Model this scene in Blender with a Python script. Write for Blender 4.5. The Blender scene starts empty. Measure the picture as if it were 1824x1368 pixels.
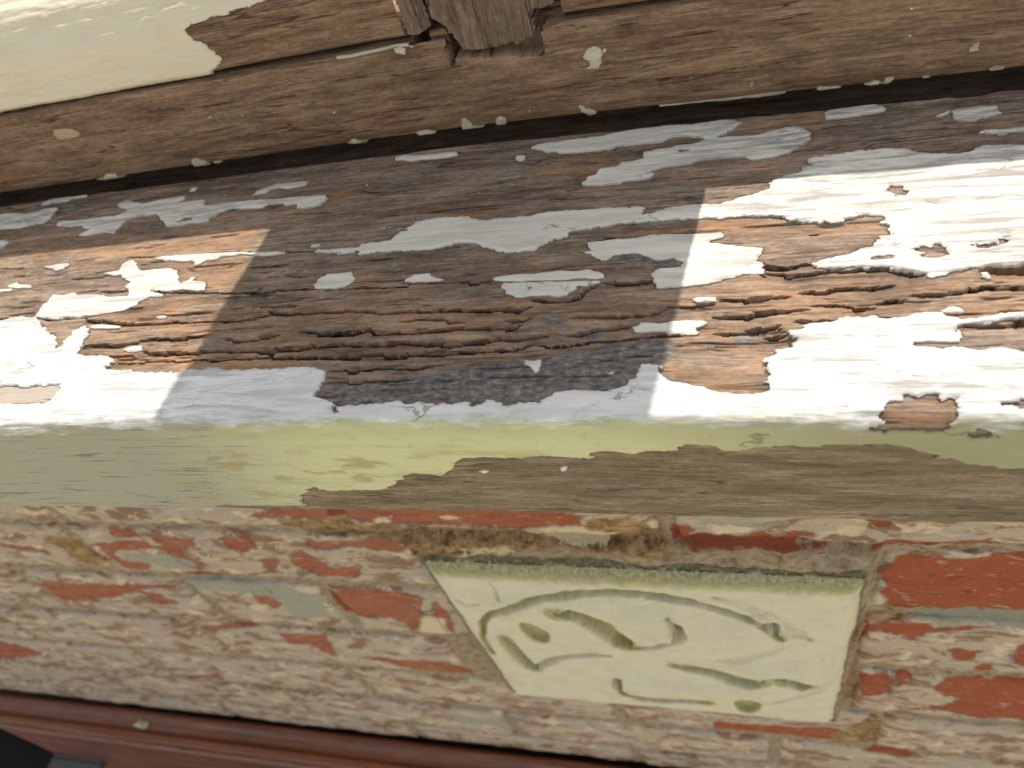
import bpy, math, numpy as np
from mathutils import Matrix, Vector

scn = bpy.context.scene
# ------------------------------------------------------------------ camera
CH = 1.9                                   # camera height above the ground
FPX = 1322.57
R = np.array([[0.95649468, -0.03179544, -0.29001203],
              [0.16365284, -0.76445619, 0.62355793],
              [-0.24152779, -0.64389113, -0.72599486]])
cam_data = bpy.data.cameras.new('camera'); cam = bpy.data.objects.new('camera', cam_data)
scn.collection.objects.link(cam); scn.camera = cam
M = Matrix.Identity(4)
for i in range(3):
    M[i][0] = R[i, 0]; M[i][1] = -R[i, 1]; M[i][2] = -R[i, 2]
M[2][3] = CH
cam.matrix_world = M
cam_data.sensor_width = 36; cam_data.lens = FPX / 1824 * 36
cam_data.clip_start = 0.01; cam_data.clip_end = 500
cam_data.dof.use_dof = True; cam_data.dof.focus_distance = 0.258; cam_data.dof.aperture_fstop = 12.5
# ------------------------------------------------------------------ light
SUN_TO = Vector((0.1727, 0.985, 0)).normalized() * math.cos(math.radians(59.8)) + Vector((0, 0, math.sin(math.radians(59.8))))
w = bpy.data.worlds.new('World'); scn.world = w; w.use_nodes = True
wn = w.node_tree.nodes; wl = w.node_tree.links
sky = wn.new('ShaderNodeTexSky'); sky.sky_type = 'NISHITA'; sky.sun_disc = False
sky.sun_elevation = math.radians(59.8); sky.sun_rotation = math.atan2(SUN_TO.x, SUN_TO.y)
sky.air_density = 1.0; sky.dust_density = 2.0; sky.ozone_density = 0.6
hs = wn.new('ShaderNodeHueSaturation'); hs.inputs['Saturation'].default_value = 0.26
bg = wn['Background']; bg.inputs['Strength'].default_value = 0.15
wl.new(sky.outputs[0], hs.inputs['Color']); wl.new(hs.outputs[0], bg.inputs['Color'])
sd = bpy.data.lights.new('sun', 'SUN'); sd.energy = 4.1; sd.angle = math.radians(0.6); sd.color = (1.0, 0.93, 0.83)
sun = bpy.data.objects.new('sun', sd); scn.collection.objects.link(sun)
sun.rotation_euler = (-SUN_TO).to_track_quat('-Z', 'Y').to_euler(); sun.location = (0.5, 3, 6)
vs = scn.view_settings; vs.view_transform = 'Standard'; vs.look = 'None'; vs.gamma = 1; vs.exposure = 0.42
scn.cycles.max_bounces = 8

# ------------------------------------------------------------------ helpers: noise, tracing, sheets
def _h(ix, iy, seed):
    a = (ix.astype(np.int64) * 374761393 + iy.astype(np.int64) * 668265263 + seed * 1274126177) & 0xffffffff
    a = ((a ^ (a >> 13)) * 1274126177) & 0xffffffff
    a = a ^ (a >> 16)
    return (a & 0xffff) / 32767.5 - 1.0
def vnoise(x, y, seed=0):
    x0 = np.floor(x); y0 = np.floor(y); fx = x - x0; fy = y - y0
    fx = fx * fx * (3 - 2 * fx); fy = fy * fy * (3 - 2 * fy)
    a = _h(x0, y0, seed); b = _h(x0 + 1, y0, seed); c = _h(x0, y0 + 1, seed); d = _h(x0 + 1, y0 + 1, seed)
    return (a * (1 - fx) + b * fx) * (1 - fy) + (c * (1 - fx) + d * fx) * fy
def fbm(x, y, octv=3, seed=0):
    r = 0; a = 1; t = 0
    for k in range(octv):
        r = r + a * vnoise(x * 2 ** k + 17.3 * k, y * 2 ** k + 5.1 * k, seed + k * 7); t += a; a *= 0.5
    return r / t
def sstep(a, b, x):
    t = np.clip((x - a) / (b - a), 0, 1); return t * t * (3 - 2 * t)
def Z(ox, oy, sc, *pts):                    # positions measured in an enlarged crop -> photo coordinates
    return [(ox + x / sc, oy + y / sc) for x, y in pts]
def rays(p):
    p = np.asarray(p, float); v = np.stack([p[:, 0] - 912, p[:, 1] - 684, np.full(len(p), FPX)], 1)
    return v @ R.T
def densify(p, n=4):
    p = np.asarray(p, float); q = np.roll(p, -1, 0)
    return np.concatenate([p[:, None] + (q - p)[:, None] * (np.arange(n) / n)[None, :, None]]).reshape(-1, 2)
def to_plane(p, y):                         # where those sight lines meet an upright plane: (x, z)
    r = rays(p); t = y / r[:, 1]
    return np.stack([r[:, 0] * t, r[:, 2] * t], 1)
def sag(x):                                 # the old timber dips a little to the right
    return -0.035 * np.log1p(np.exp((x + 0.10) * 60)) / 60
def inside(px, py, poly):
    ins = np.zeros(px.shape, bool); q = np.roll(poly, -1, 0)
    for (x0, y0), (x1, y1) in zip(poly, q):
        c = (y0 > py) != (y1 > py)
        if y1 != y0: ins ^= c & (px < (x1 - x0) * (py - y0) / (y1 - y0) + x0)
    return ins
def sdf(px, py, poly):
    d = np.full(px.shape, 1e9); q = np.roll(poly, -1, 0)
    for (x0, y0), (x1, y1) in zip(poly, q):
        ex, ey = x1 - x0, y1 - y0; L = ex * ex + ey * ey + 1e-18
        t = np.clip(((px - x0) * ex + (py - y0) * ey) / L, 0, 1)
        d = np.minimum(d, (px - x0 - t * ex) ** 2 + (py - y0 - t * ey) ** 2)
    d = np.sqrt(d); return np.where(inside(px, py, poly), d, -d)

col = scn.collection
def tag(o, label=None, cat=None, group=None, kind=None):
    for k, v in (('label', label), ('category', cat), ('group', group), ('kind', kind)):
        if v: o[k] = v
    return o
def empty(name, loc, label, cat, group=None):
    o = bpy.data.objects.new(name, None); o.location = loc; o.empty_display_size = 0.02; col.objects.link(o)
    return tag(o, label, cat, group)
def mesh_obj(name, co, quads, mat, parent=None, smooth=True, uv=None, attrs=None, tris=False):
    me = bpy.data.meshes.new(name); n = 4 if not tris else 3
    me.vertices.add(len(co)); me.vertices.foreach_set('co', np.ascontiguousarray(co, np.float32).ravel())
    me.loops.add(quads.size); me.loops.foreach_set('vertex_index', np.ascontiguousarray(quads, np.int32).ravel())
    me.polygons.add(len(quads)); me.polygons.foreach_set('loop_start', np.arange(0, quads.size, n, dtype=np.int32))
    sm = np.ones(len(quads), bool) if smooth is True else (np.zeros(len(quads), bool) if smooth is False else smooth)
    me.polygons.foreach_set('use_smooth', sm)
    if uv is not None:
        l = me.uv_layers.new(name='UVMap'); l.data.foreach_set('uv', np.ascontiguousarray(uv[quads.ravel()], np.float32).ravel())
    for k, v in (attrs or {}).items():
        a = me.attributes.new(k, 'FLOAT', 'POINT'); a.data.foreach_set('value', np.ascontiguousarray(v, np.float32).ravel())
    me.update(calc_edges=True); me.validate()
    me.materials.append(mat)
    o = bpy.data.objects.new(name, me); col.objects.link(o)
    if parent: o.parent = parent; o.matrix_parent_inverse = Matrix.Translation(-Vector(parent.location))
    return o
def grid_quads(nx, ns):
    i = np.arange(nx - 1)[:, None] * ns + np.arange(ns - 1)[None, :]
    return np.stack([i, i + ns, i + ns + 1, i + 1], -1).reshape(-1, 4)

class Sheet:
    """A long timber section: cross-section polyline (y, z) swept along x, addressed by (x, s)."""
    def __init__(self, prof, s, x, dip):
        self.p = np.array(prof); self.s = np.array(s); self.x = x; self.dip = dip   # prof points at given s values
    def lay(self, ss):
        self.ss = ss; y = np.interp(ss, self.s, self.p[:, 0]); z = np.interp(ss, self.s, self.p[:, 1])
        k = 9; ty = np.gradient(y); tz = np.gradient(z); L = np.hypot(ty, tz) + 1e-12
        ny, nz = -tz / L, ty / L                                    # outward for a sweep running front-bottom -> top-back
        pad = np.ones(k) / k
        ny = np.convolve(np.pad(ny, k // 2, 'edge'), pad, 'valid'); nz = np.convolve(np.pad(nz, k // 2, 'edge'), pad, 'valid')
        L = np.hypot(ny, nz); self.y, self.z, self.ny, self.nz = y, z, ny / L, nz / L
        self.X, self.S = np.meshgrid(self.x, ss, indexing='ij'); return self
    def points(self, h, X=None, S=None):
        X = self.X if X is None else X; S = self.S if S is None else S
        f = lambda a: np.interp(S, self.ss, a)
        co = np.stack([X, f(self.y) + f(self.ny) * h, f(self.z) + f(self.nz) * h + CH + sag(X) * self.dip(S)], -1)
        return co.reshape(-1, 3)
    def uv(self): return np.stack([self.X, self.S], -1).reshape(-1, 2)
    def trace(self, p, n=4):                # sight lines -> (x, s)
        p = densify(p, n) if n else np.asarray(p, float)
        r = rays(p); out = np.zeros((len(p), 2)); x = np.zeros(len(p))
        for it in range(4):
            best = np.full(len(p), 1e9)
            zo = sag(x)
            nseg = len(self.map_p) - 1
            for i in range(nseg):
                (y0, z0), (y1, z1) = self.map_p[i], self.map_p[i + 1]; s0, s1 = self.map_s[i], self.map_s[i + 1]
                dz = zo * (self.dip(np.array((s0 + s1) / 2)))
                ey, ez = y1 - y0, z1 - z0
                # t*ry = y0+u*ey ; t*rz = z0+dz+u*ez
                det = -r[:, 1] * ez + r[:, 2] * ey
                det = np.where(abs(det) < 1e-12, 1e-12, det)
                t = (-y0 * ez + (z0 + dz) * ey) / det
                u = np.where(abs(ey) > abs(ez), (t * r[:, 1] - y0) / (ey if abs(ey) > 1e-9 else 1), (t * r[:, 2] - z0 - dz) / (ez if abs(ez) > 1e-9 else 1))
                lo = -50 if i == 0 else -1e-6; hi = 50 if i == nseg - 1 else 1 + 1e-6
                ok = (u >= lo) & (u <= hi) & (t > 0) & (t < best)
                best = np.where(ok, t, best)
                out[:, 0] = np.where(ok, r[:, 0] * t, out[:, 0]); out[:, 1] = np.where(ok, s0 + u * (s1 - s0), out[:, 1])
            x = out[:, 0].copy()
        return out

def patch_field(sh, adds, holes, amp, seed, grainy=1.0):
    """Signed distance (m) of a traced, ragged-edged patch on a sheet, with its window into the grid."""
    allp = np.concatenate(adds); m = 0.005
    i0, i1 = np.searchsorted(sh.x, [allp[:, 0].min() - m, allp[:, 0].max() + m]); j0, j1 = np.searchsorted(sh.ss, [allp[:, 1].min() - m, allp[:, 1].max() + m])
    i0 = max(i0 - 1, 0); j0 = max(j0 - 1, 0); i1 = min(i1 + 1, len(sh.x)); j1 = min(j1 + 1, len(sh.ss))
    X = sh.X[i0:i1, j0:j1]; S = sh.S[i0:i1, j0:j1]
    qx = X + amp * (1.5 * grainy * fbm(X * 300, S * 900, 2, seed) + 0.8 * fbm(X * 900, S * 1500, 2, seed + 3))
    qs = S + amp * (0.55 * fbm(X * 260, S * 500, 3, seed + 5) + 0.3 * fbm(X * 1100, S * 1100, 2, seed + 9))
    F = np.full(X.shape, -1.0)
    for a in adds: F = np.maximum(F, sdf(qx, qs, a))
    for hl in holes: F = np.minimum(F, -sdf(qx, qs, hl))
    return F, (i0, i1, j0, j1)
def build_patch(name, sh, F, win, hbase, thick, curl, mat, parent, seed, extra=None, wrinkle=0.00012, low=0.0006):
    i0, i1, j0, j1 = win
    X = sh.X[i0:i1, j0:j1].copy(); S = sh.S[i0:i1, j0:j1].copy(); hb = hbase[i0:i1, j0:j1]
    ni, nj = X.shape; pos = F > 0
    q = pos[:-1, :-1] | pos[1:, :-1] | pos[:-1, 1:] | pos[1:, 1:]
    if not q.any(): return None
    gx = np.gradient(F, axis=0) / np.gradient(X, axis=0); gs = np.gradient(F, axis=1) / np.gradient(S, axis=1)
    L2 = gx * gx + gs * gs + 1e-9; lim = 0.0011
    mv = ~pos; st = np.where(mv, -F, 0) / L2
    X = X + np.clip(gx * st, -lim, lim); S = S + np.clip(gs * st, -lim, lim)
    Fp = np.maximum(F, 0)
    h = hb + thick * (0.35 + 0.65 * sstep(0, 0.0007, Fp)) + curl * np.exp(-Fp / 0.0016) * (0.5 + 0.5 * fbm(X * 90, S * 160, 2, seed + 21)) \
        + wrinkle * fbm(X * 60, S * 520, 3, seed + 31) + 0.6 * wrinkle * fbm(X * 300, S * 700, 2, seed + 41)
    top = sh.points(h, X, S)
    idx = np.arange(ni * nj).reshape(ni, nj)
    quads = np.stack([idx[:-1, :-1], idx[1:, :-1], idx[1:, 1:], idx[:-1, 1:]], -1)[q]
    e = np.concatenate([quads[:, [0, 1]], quads[:, [1, 2]], quads[:, [2, 3]], quads[:, [3, 0]]])
    key = np.sort(e, 1); key = key[:, 0].astype(np.int64) * (ni * nj) + key[:, 1]
    u, inv, cnt = np.unique(key, return_inverse=True, return_counts=True)
    be = e[cnt[inv] == 1]; bv = np.unique(be)
    bot = sh.points((hb - low), X, S)[bv]
    used, qi = np.unique(quads, return_inverse=True); quads2 = qi.reshape(-1, 4)
    remap = np.full(ni * nj, -1); remap[used] = np.arange(len(used))
    # rim vertices are doubled so that the broken edge shades as a crisp edge
    rt = len(used) + np.arange(len(bv)); rb = rt + len(bv)
    m1 = np.full(ni * nj, -1); m1[bv] = rt; m2 = np.full(ni * nj, -1); m2[bv] = rb
    side = np.stack([m1[be[:, 1]], m1[be[:, 0]], m2[be[:, 0]], m2[be[:, 1]]], -1)
    co = np.concatenate([top[used], top[bv], bot])
    uvp = np.stack([X, S], -1).reshape(-1, 2); uv = np.concatenate([uvp[used], uvp[bv], uvp[bv]])
    fe = np.concatenate([Fp.ravel()[used], np.zeros(2 * len(bv))])
    Q = np.concatenate([quads2, side]); sm = np.concatenate([np.ones(len(quads2), bool), np.zeros(len(side), bool)])
    return mesh_obj(name, co, Q, mat, parent, sm, uv, {'edge': fe})

# ------------------------------------------------------------------ helpers: materials
class G:
    def __init__(self, name):
        self.m = bpy.data.materials.new(name); self.m.use_nodes = True; self.t = self.m.node_tree
        self.b = self.t.nodes['Principled BSDF']
    def n(self, typ, **kw):
        o = self.t.nodes.new(typ)
        for k, v in kw.items(): setattr(o, k, v)
        return o
    def put(self, sock, v):
        if isinstance(v, bpy.types.NodeSocket): self.t.links.new(v, sock)
        elif isinstance(v, (tuple, list)) and sock.type == 'RGBA' and len(v) == 3: sock.default_value = (*v, 1)
        else: sock.default_value = v
    def uv(self, sx=1, sy=1, sz=1, src='UV'):
        c = self.n('ShaderNodeTexCoord'); v = self.n('ShaderNodeVectorMath', operation='MULTIPLY')
        self.put(v.inputs[0], c.outputs[src]); v.inputs[1].default_value = (sx, sy, sz); return v.outputs[0]
    def noise(self, vec, scale=1, detail=4, rough=0.55, dist=0.0, color=False):
        o = self.n('ShaderNodeTexNoise'); self.put(o.inputs['Vector'], vec); o.inputs['Scale'].default_value = scale
        o.inputs['Detail'].default_value = detail; o.inputs['Roughness'].default_value = rough; o.inputs['Distortion'].default_value = dist
        return o.outputs[1 if color else 0]
    def voro(self, vec, scale=1, feature='DISTANCE_TO_EDGE'):
        o = self.n('ShaderNodeTexVoronoi', feature=feature); self.put(o.inputs['Vector'], vec); o.inputs['Scale'].default_value = scale
        return o.outputs[0]
    def ramp(self, f, *stops, interp='LINEAR'):
        o = self.n('ShaderNodeValToRGB'); o.color_ramp.interpolation = interp; self.put(o.inputs[0], f); e = o.color_ramp.elements
        while len(e) < len(stops): e.new(0.5)
        for el, (p, c) in zip(e, stops):
            el.position = p; el.color = (*c, 1) if isinstance(c, tuple) else (c, c, c, 1)
        return o.outputs[0]
    def mix(self, f, a, b, mode='MIX'):
        o = self.n('ShaderNodeMix', data_type='RGBA', blend_type=mode); self.put(o.inputs[0], f); self.put(o.inputs[6], a); self.put(o.inputs[7], b); return o.outputs[2]
    def math(self, op, a, b=0.0, c=None, clamp=False):
        o = self.n('ShaderNodeMath', operation=op, use_clamp=clamp); self.put(o.inputs[0], a); self.put(o.inputs[1], b)
        if c is not None: self.put(o.inputs[2], c)
        return o.outputs[0]
    def attr(self, name): return self.n('ShaderNodeAttribute', attribute_name=name).outputs['Fac']
    def step(self, v, a, b):
        o = self.n('ShaderNodeMapRange', interpolation_type='SMOOTHSTEP'); self.put(o.inputs[0], v); o.inputs[1].default_value = a; o.inputs[2].default_value = b
        return o.outputs[0]
    def sep(self, v):
        o = self.n('ShaderNodeSeparateXYZ'); self.put(o.inputs[0], v); return o.outputs
    def done(self, color, rough=0.7, bump=None, dist=0.0003, strength=1.0, spec=0.4):
        self.put(self.b.inputs['Base Color'], color); self.put(self.b.inputs['Roughness'], rough); self.b.inputs['Specular IOR Level'].default_value = spec
        if bump is not None:
            o = self.n('ShaderNodeBump'); o.inputs['Distance'].default_value = dist; o.inputs['Strength'].default_value = strength
            self.put(o.inputs['Height'], bump); self.t.links.new(o.outputs[0], self.b.inputs['Normal'])
        return self.m

def wood_mat(name, dark, mid, light, warm, grey, warm_amt=0.5, grey_amt=0.45, mold=False, spec=0.3):
    g = G(name)
    wob = g.noise(g.uv(14, 60), 1, 3, 0.5, color=True)
    vv = g.n('ShaderNodeVectorMath', operation='MULTIPLY_ADD'); g.put(vv.inputs[0], wob); vv.inputs[1].default_value = (0.01, 0.004, 0); g.put(vv.inputs[2], g.uv())
    def st(sx, sy):
        m = g.n('ShaderNodeVectorMath', operation='MULTIPLY'); g.put(m.inputs[0], vv.outputs[0]); m.inputs[1].default_value = (sx, sy, 1); return m.outputs[0]
    fine = g.noise(st(95, 1050), 1, 4, 0.7)
    med = g.noise(st(34, 330), 1, 5, 0.68)
    big = g.noise(st(16, 75), 1, 6, 0.68)
    iso = g.noise(st(380, 620), 1, 5, 0.8)
    f = g.math('ADD', g.math('MULTIPLY', fine, 0.30), g.math('ADD', g.math('MULTIPLY', med, 0.32), g.math('ADD', g.math('MULTIPLY', big, 0.36), g.math('MULTIPLY', iso, 0.26))))
    c = g.ramp(f, (0.49, dark), (0.60, mid), (0.71, light))
    wm = g.step(g.noise(st(13, 62), 1, 6, 0.7), 0.62 - 0.25 * warm_amt, 0.78 - 0.2 * warm_amt)
    c = g.mix(g.math('MULTIPLY', wm, 0.75 if not mold else g.math('MULTIPLY', g.step(g.sep(g.uv())[1], -0.012, 0.004), 0.75)), c, g.mix(0.55, g.mix(1, c, (1.5, 1.5, 1.5), 'MULTIPLY'), warm))
    gm = g.step(g.noise(st(48, 170), 1, 7, 0.75), 0.70 - 0.3 * grey_amt, 0.84 - 0.25 * grey_amt)
    c = g.mix(g.math('MULTIPLY', gm, 0.6), c, grey)
    fleck = g.step(g.noise(st(330, 520), 1, 1, 0.4), 0.80, 0.83)
    spk = g.step(g.noise(st(600, 1100), 1, 2, 0.6), 0.72, 0.80)
    c = g.mix(g.math('MULTIPLY', spk, 0.4), c, light)
    blk = g.step(g.noise(st(60, 480), 1, 4, 0.65, 0.3), 0.66, 0.72)
    c = g.mix(g.math('MULTIPLY', blk, 0.5), c, (dark[0] * .4, dark[1] * .4, dark[2] * .4))
    c = g.mix(fleck, c, (0.72, 0.68, 0.56))
    # hairline splits along the grain
    def hair(sx, sy, wd, lo):
        r_ = g.math('ABSOLUTE', g.math('SUBTRACT', g.noise(st(sx, sy), 1, 3, 0.6, 0.5), 0.5))
        return g.math('MULTIPLY', g.step(r_, wd, wd * 0.3), g.step(g.noise(st(sx * 2.3, sy * 0.7), 1, 3, 0.6), lo, lo + 0.06))
    hr = g.math('MAXIMUM', hair(7, 150, 0.012, 0.48), hair(13, 330, 0.015, 0.52))
    c = g.mix(g.math('MULTIPLY', hr, 0.8), c, (dark[0] * .35, dark[1] * .35, dark[2] * .35))
    fine = g.math('ADD', fine, g.math('ADD', g.math('MULTIPLY', blk, -1.2), g.math('MULTIPLY', hr, -3.0)))
    if mold:
        fr = g.math('MULTIPLY', g.attr('fresh_and_sunlit'), g.step(g.noise(st(30, 140), 1, 6, 0.7), 0.36, 0.62))
        c = g.mix(g.math('MULTIPLY', fr, 0.6), c, g.mix(0.55, g.mix(1, c, (1.55, 1.35, 1.15), 'MULTIPLY'), (0.46, 0.225, 0.10)))
        a = g.math('ADD', g.attr('mold'), g.math('MULTIPLY', g.math('SUBTRACT', g.noise(st(60, 260), 1, 6, 0.75), 0.5), 2.4))
        mm = g.step(a, 0.30, 0.85)
        mc = g.ramp(g.noise(st(300, 620), 1, 6, 0.75), (0.36, (0.04, 0.042, 0.046)), (0.50, (0.14, 0.138, 0.135)), (0.64, (0.34, 0.31, 0.26)))
        c = g.mix(g.math('MULTIPLY', mm, 0.8), c, mc)
        pr = g.step(g.math('ADD', g.attr('primer'), g.math('MULTIPLY', g.math('SUBTRACT', g.noise(st(120, 300), 1, 4, 0.6), 0.5), 0.6)), 0.4, 0.6)
        c = g.mix(g.math('MULTIPLY', pr, 0.85), c, (0.46, 0.40, 0.34))
        of = g.math('MULTIPLY', g.step(g.sep(g.uv())[1], -0.004, -0.014), g.step(g.noise(st(40, 120), 1, 5, 0.65), 0.3, 0.7))
        c = g.mix(g.math('MULTIPLY', of, 0.6), c, (0.15, 0.14, 0.075))
    b = g.math('ADD', fine, g.math('MULTIPLY', med, 1.2))
    return g.done(c, 0.78, b, 0.0004, 0.35, spec)

def paint_mat(name, base, dirt, face=False, cracks=0.5, sunlit_wear=0.95):
    g = G(name); u = g.uv()
    st = lambda sx, sy: g.uv(sx, sy)
    cl = g.noise(st(40, 160), 1, 5, 0.6)
    c = g.mix(g.math('MULTIPLY', g.step(cl, 0.45, 0.75), 0.55), base, (base[0] * .86, base[1] * .83, base[2] * .77))
    dm = g.step(g.noise(st(70, 420), 1, 6, 0.7), 0.56, 0.75)
    c = g.mix(g.math('MULTIPLY', dm, 0.38), c, dirt)
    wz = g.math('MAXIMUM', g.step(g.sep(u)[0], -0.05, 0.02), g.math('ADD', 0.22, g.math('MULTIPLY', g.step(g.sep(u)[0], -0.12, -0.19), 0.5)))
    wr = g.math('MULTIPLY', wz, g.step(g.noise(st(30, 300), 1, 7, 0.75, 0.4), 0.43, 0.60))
    c = g.mix(g.math('MULTIPLY', wr, sunlit_wear), c, (0.32, 0.305, 0.28))  # grey wear streaks, made stronger in the sunlit zones to tone down the white
    if face:
        X, S = g.sep(u)[0], g.sep(u)[1]
        # algae growth begins at the arris and covers the front
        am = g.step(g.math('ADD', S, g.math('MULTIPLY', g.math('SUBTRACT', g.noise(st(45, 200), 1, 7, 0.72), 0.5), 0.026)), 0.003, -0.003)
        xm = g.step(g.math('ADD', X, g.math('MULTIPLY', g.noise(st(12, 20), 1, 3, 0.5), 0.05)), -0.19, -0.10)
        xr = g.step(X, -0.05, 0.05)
        ac = g.mix(xm, (0.33, 0.335, 0.27), (0.57, 0.585, 0.35)); ac = g.mix(xr, ac, (0.31, 0.32, 0.19))  # front tint is palest mid-length, darker towards both ends
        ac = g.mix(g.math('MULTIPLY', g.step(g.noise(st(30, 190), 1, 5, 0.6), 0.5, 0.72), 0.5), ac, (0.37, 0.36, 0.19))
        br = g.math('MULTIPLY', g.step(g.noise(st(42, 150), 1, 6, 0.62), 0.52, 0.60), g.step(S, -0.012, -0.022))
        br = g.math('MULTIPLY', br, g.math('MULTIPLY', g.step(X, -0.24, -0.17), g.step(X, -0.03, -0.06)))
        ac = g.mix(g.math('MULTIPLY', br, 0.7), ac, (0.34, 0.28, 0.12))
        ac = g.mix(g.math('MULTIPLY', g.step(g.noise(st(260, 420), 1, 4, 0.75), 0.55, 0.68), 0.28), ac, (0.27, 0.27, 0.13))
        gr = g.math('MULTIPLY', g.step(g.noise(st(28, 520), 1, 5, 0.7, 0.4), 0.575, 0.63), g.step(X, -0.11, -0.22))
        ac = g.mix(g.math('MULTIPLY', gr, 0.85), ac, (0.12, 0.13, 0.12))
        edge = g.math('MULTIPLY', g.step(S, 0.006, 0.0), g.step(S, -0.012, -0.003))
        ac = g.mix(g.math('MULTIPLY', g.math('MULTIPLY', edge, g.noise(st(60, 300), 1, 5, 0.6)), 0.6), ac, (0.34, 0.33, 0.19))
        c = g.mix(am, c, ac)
    # hair cracks
    wv = g.n('ShaderNodeVectorMath', operation='MULTIPLY_ADD'); g.put(wv.inputs[0], g.noise(st(120, 200), 1, 4, 0.6, color=True)); wv.inputs[1].default_value = (1.1, 1.1, 0); g.put(wv.inputs[2], st(38, 85))
    ck = g.math('SUBTRACT', 1.0, g.step(g.voro(wv.outputs[0]), 0.004, 0.035))
    ck = g.math('MULTIPLY', ck, g.step(g.noise(st(26, 50), 1, 3, 0.5), 0.62 - 0.15 * cracks, 0.68 - 0.1 * cracks))
    c = g.mix(g.math('MULTIPLY', ck, 0.6), c, (0.16, 0.125, 0.09))
    e = g.step(g.math('ADD', g.attr('edge'), g.math('MULTIPLY', g.noise(st(300, 700), 1, 3, 0.6), 0.0012)), 0.0012, 0.0004)
    c = g.mix(g.math('MULTIPLY', e, 0.22), c, (0.46, 0.40, 0.32))
    h = g.math('ADD', g.math('MULTIPLY', g.noise(st(60, 900), 1, 4, 0.6), 1.0), g.math('MULTIPLY', ck, -1.6))
    h = g.math('ADD', h, g.math('MULTIPLY', g.noise(st(300, 420), 1, 3, 0.6), 0.6))
    return g.done(c, 0.6, h, 0.00035, 0.6, 0.4)

M_sill = wood_mat('weathered_sill_wood', (0.078, 0.055, 0.040), (0.19, 0.135, 0.095), (0.38, 0.29, 0.21), (0.50, 0.24, 0.095), (0.31, 0.29, 0.275), 0.5, 0.55, mold=True)
M_face_note = None
M_rail = wood_mat('brown_frame_wood', (0.08, 0.05, 0.032), (0.19, 0.118, 0.072), (0.35, 0.24, 0.15), (0.23, 0.095, 0.04), (0.17, 0.14, 0.11), 0.42, 0.5)
M_post = wood_mat('grey_post_wood', (0.08, 0.055, 0.04), (0.16, 0.11, 0.08), (0.28, 0.21, 0.16), (0.22, 0.11, 0.055), (0.25, 0.21, 0.18), 0.25, 0.6)
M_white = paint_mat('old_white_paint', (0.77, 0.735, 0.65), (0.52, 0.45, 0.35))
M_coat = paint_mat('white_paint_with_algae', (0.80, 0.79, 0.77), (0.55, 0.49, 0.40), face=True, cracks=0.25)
M_cream = paint_mat('cream_gloss_paint', (0.72, 0.66, 0.50), (0.55, 0.47, 0.33), cracks=-1.0, sunlit_wear=0.0)
M_dab = paint_mat('cream_paint_dab', (0.58, 0.53, 0.38), (0.36, 0.32, 0.2), cracks=0.0)
M_cream.node_tree.nodes['Principled BSDF'].inputs['Roughness'].default_value = 0.38

# ------------------------------------------------------------------ ground
g = G('pale_bounce_ground'); gc = g.ramp(g.noise(g.uv(1, 1, 1, 'Object'), 14, 6, 0.7), (0.3, (0.46, 0.40, 0.26)), (0.7, (0.62, 0.55, 0.38)))  # unseen ground, made pale and warm to bounce light onto the wall
gm = g.done(gc, 0.9)
co = np.array([[-60, -60, 0], [60, -60, 0], [60, 60, 0], [-60, 60, 0]], float)
tag(mesh_obj('ground', co, np.array([[0, 1, 2, 3]]), gm, None, False), kind='structure')

# ------------------------------------------------------------------ window sill
xs = np.unique(np.concatenate([-0.40 - np.geomspace(0.001, 0.5, 22), np.arange(-0.40, 0.1601, 0.00072), 0.16 + np.geomspace(0.001, 0.44, 22)]))
YF, ZT, ZB, SL = 0.130, -0.1665, -0.2238, 0.123
cs = math.hypot(1, SL); LT = 0.172 * cs
rr = 0.0042
P = lambda s: (YF + s / cs, ZT + s / cs * SL) if s >= 0 else (YF, ZT + s)
prof = [(0.20, ZB), (YF + 0.002, ZB), (YF, ZB + 0.002)]; sv = [-0.0573 - 0.070, -0.0573 - 0.002, -0.0553]
a, b, c0 = P(-rr), (YF, ZT), P(rr)
prof.append(a); sv.append(-rr)
for t in np.linspace(0, 1, 9)[1:]:
    prof.append(((1 - t) ** 2 * a[0] + 2 * t * (1 - t) * b[0] + t * t * c0[0], (1 - t) ** 2 * a[1] + 2 * t * (1 - t) * b[1] + t * t * c0[1])); sv.append(-rr + 2 * rr * t)
prof.append(P(LT)); sv.append(LT)
sill = Sheet(prof, sv, xs, lambda S: sstep(-0.052, -0.004, S))
sill.map_p = [(YF, ZB), (YF, ZT), P(LT)]; sill.map_s = [ZB - ZT, 0, LT]
sill.lay(np.concatenate([np.linspace(sv[0], -0.0605, 8), np.arange(-0.0590, 0.1330, 0.00042), np.linspace(0.134, LT, 12)]))

D1, D2, D3, D4, D5, D6, D7, D8 = [(lambda ox, oy: (lambda *p: Z(ox, oy, 3.648, *p)))(ox, oy) for ox, oy in
    ((0, 300), (0, 540), (450, 300), (450, 540), (900, 300), (900, 540), (1324, 300), (1324, 540))]
DT = lambda *p: Z(900, 120, 3.648, *p); DU = lambda *p: Z(1324, 60, 3.648, *p); DM = lambda *p: Z(450, 180, 3.648, *p)
F4 = lambda *p: Z(0, 740, 2.606, *p); F5 = lambda *p: Z(500, 740, 2.606, *p); F6 = lambda *p: Z(1124, 740, 2.606, *p)

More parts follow.
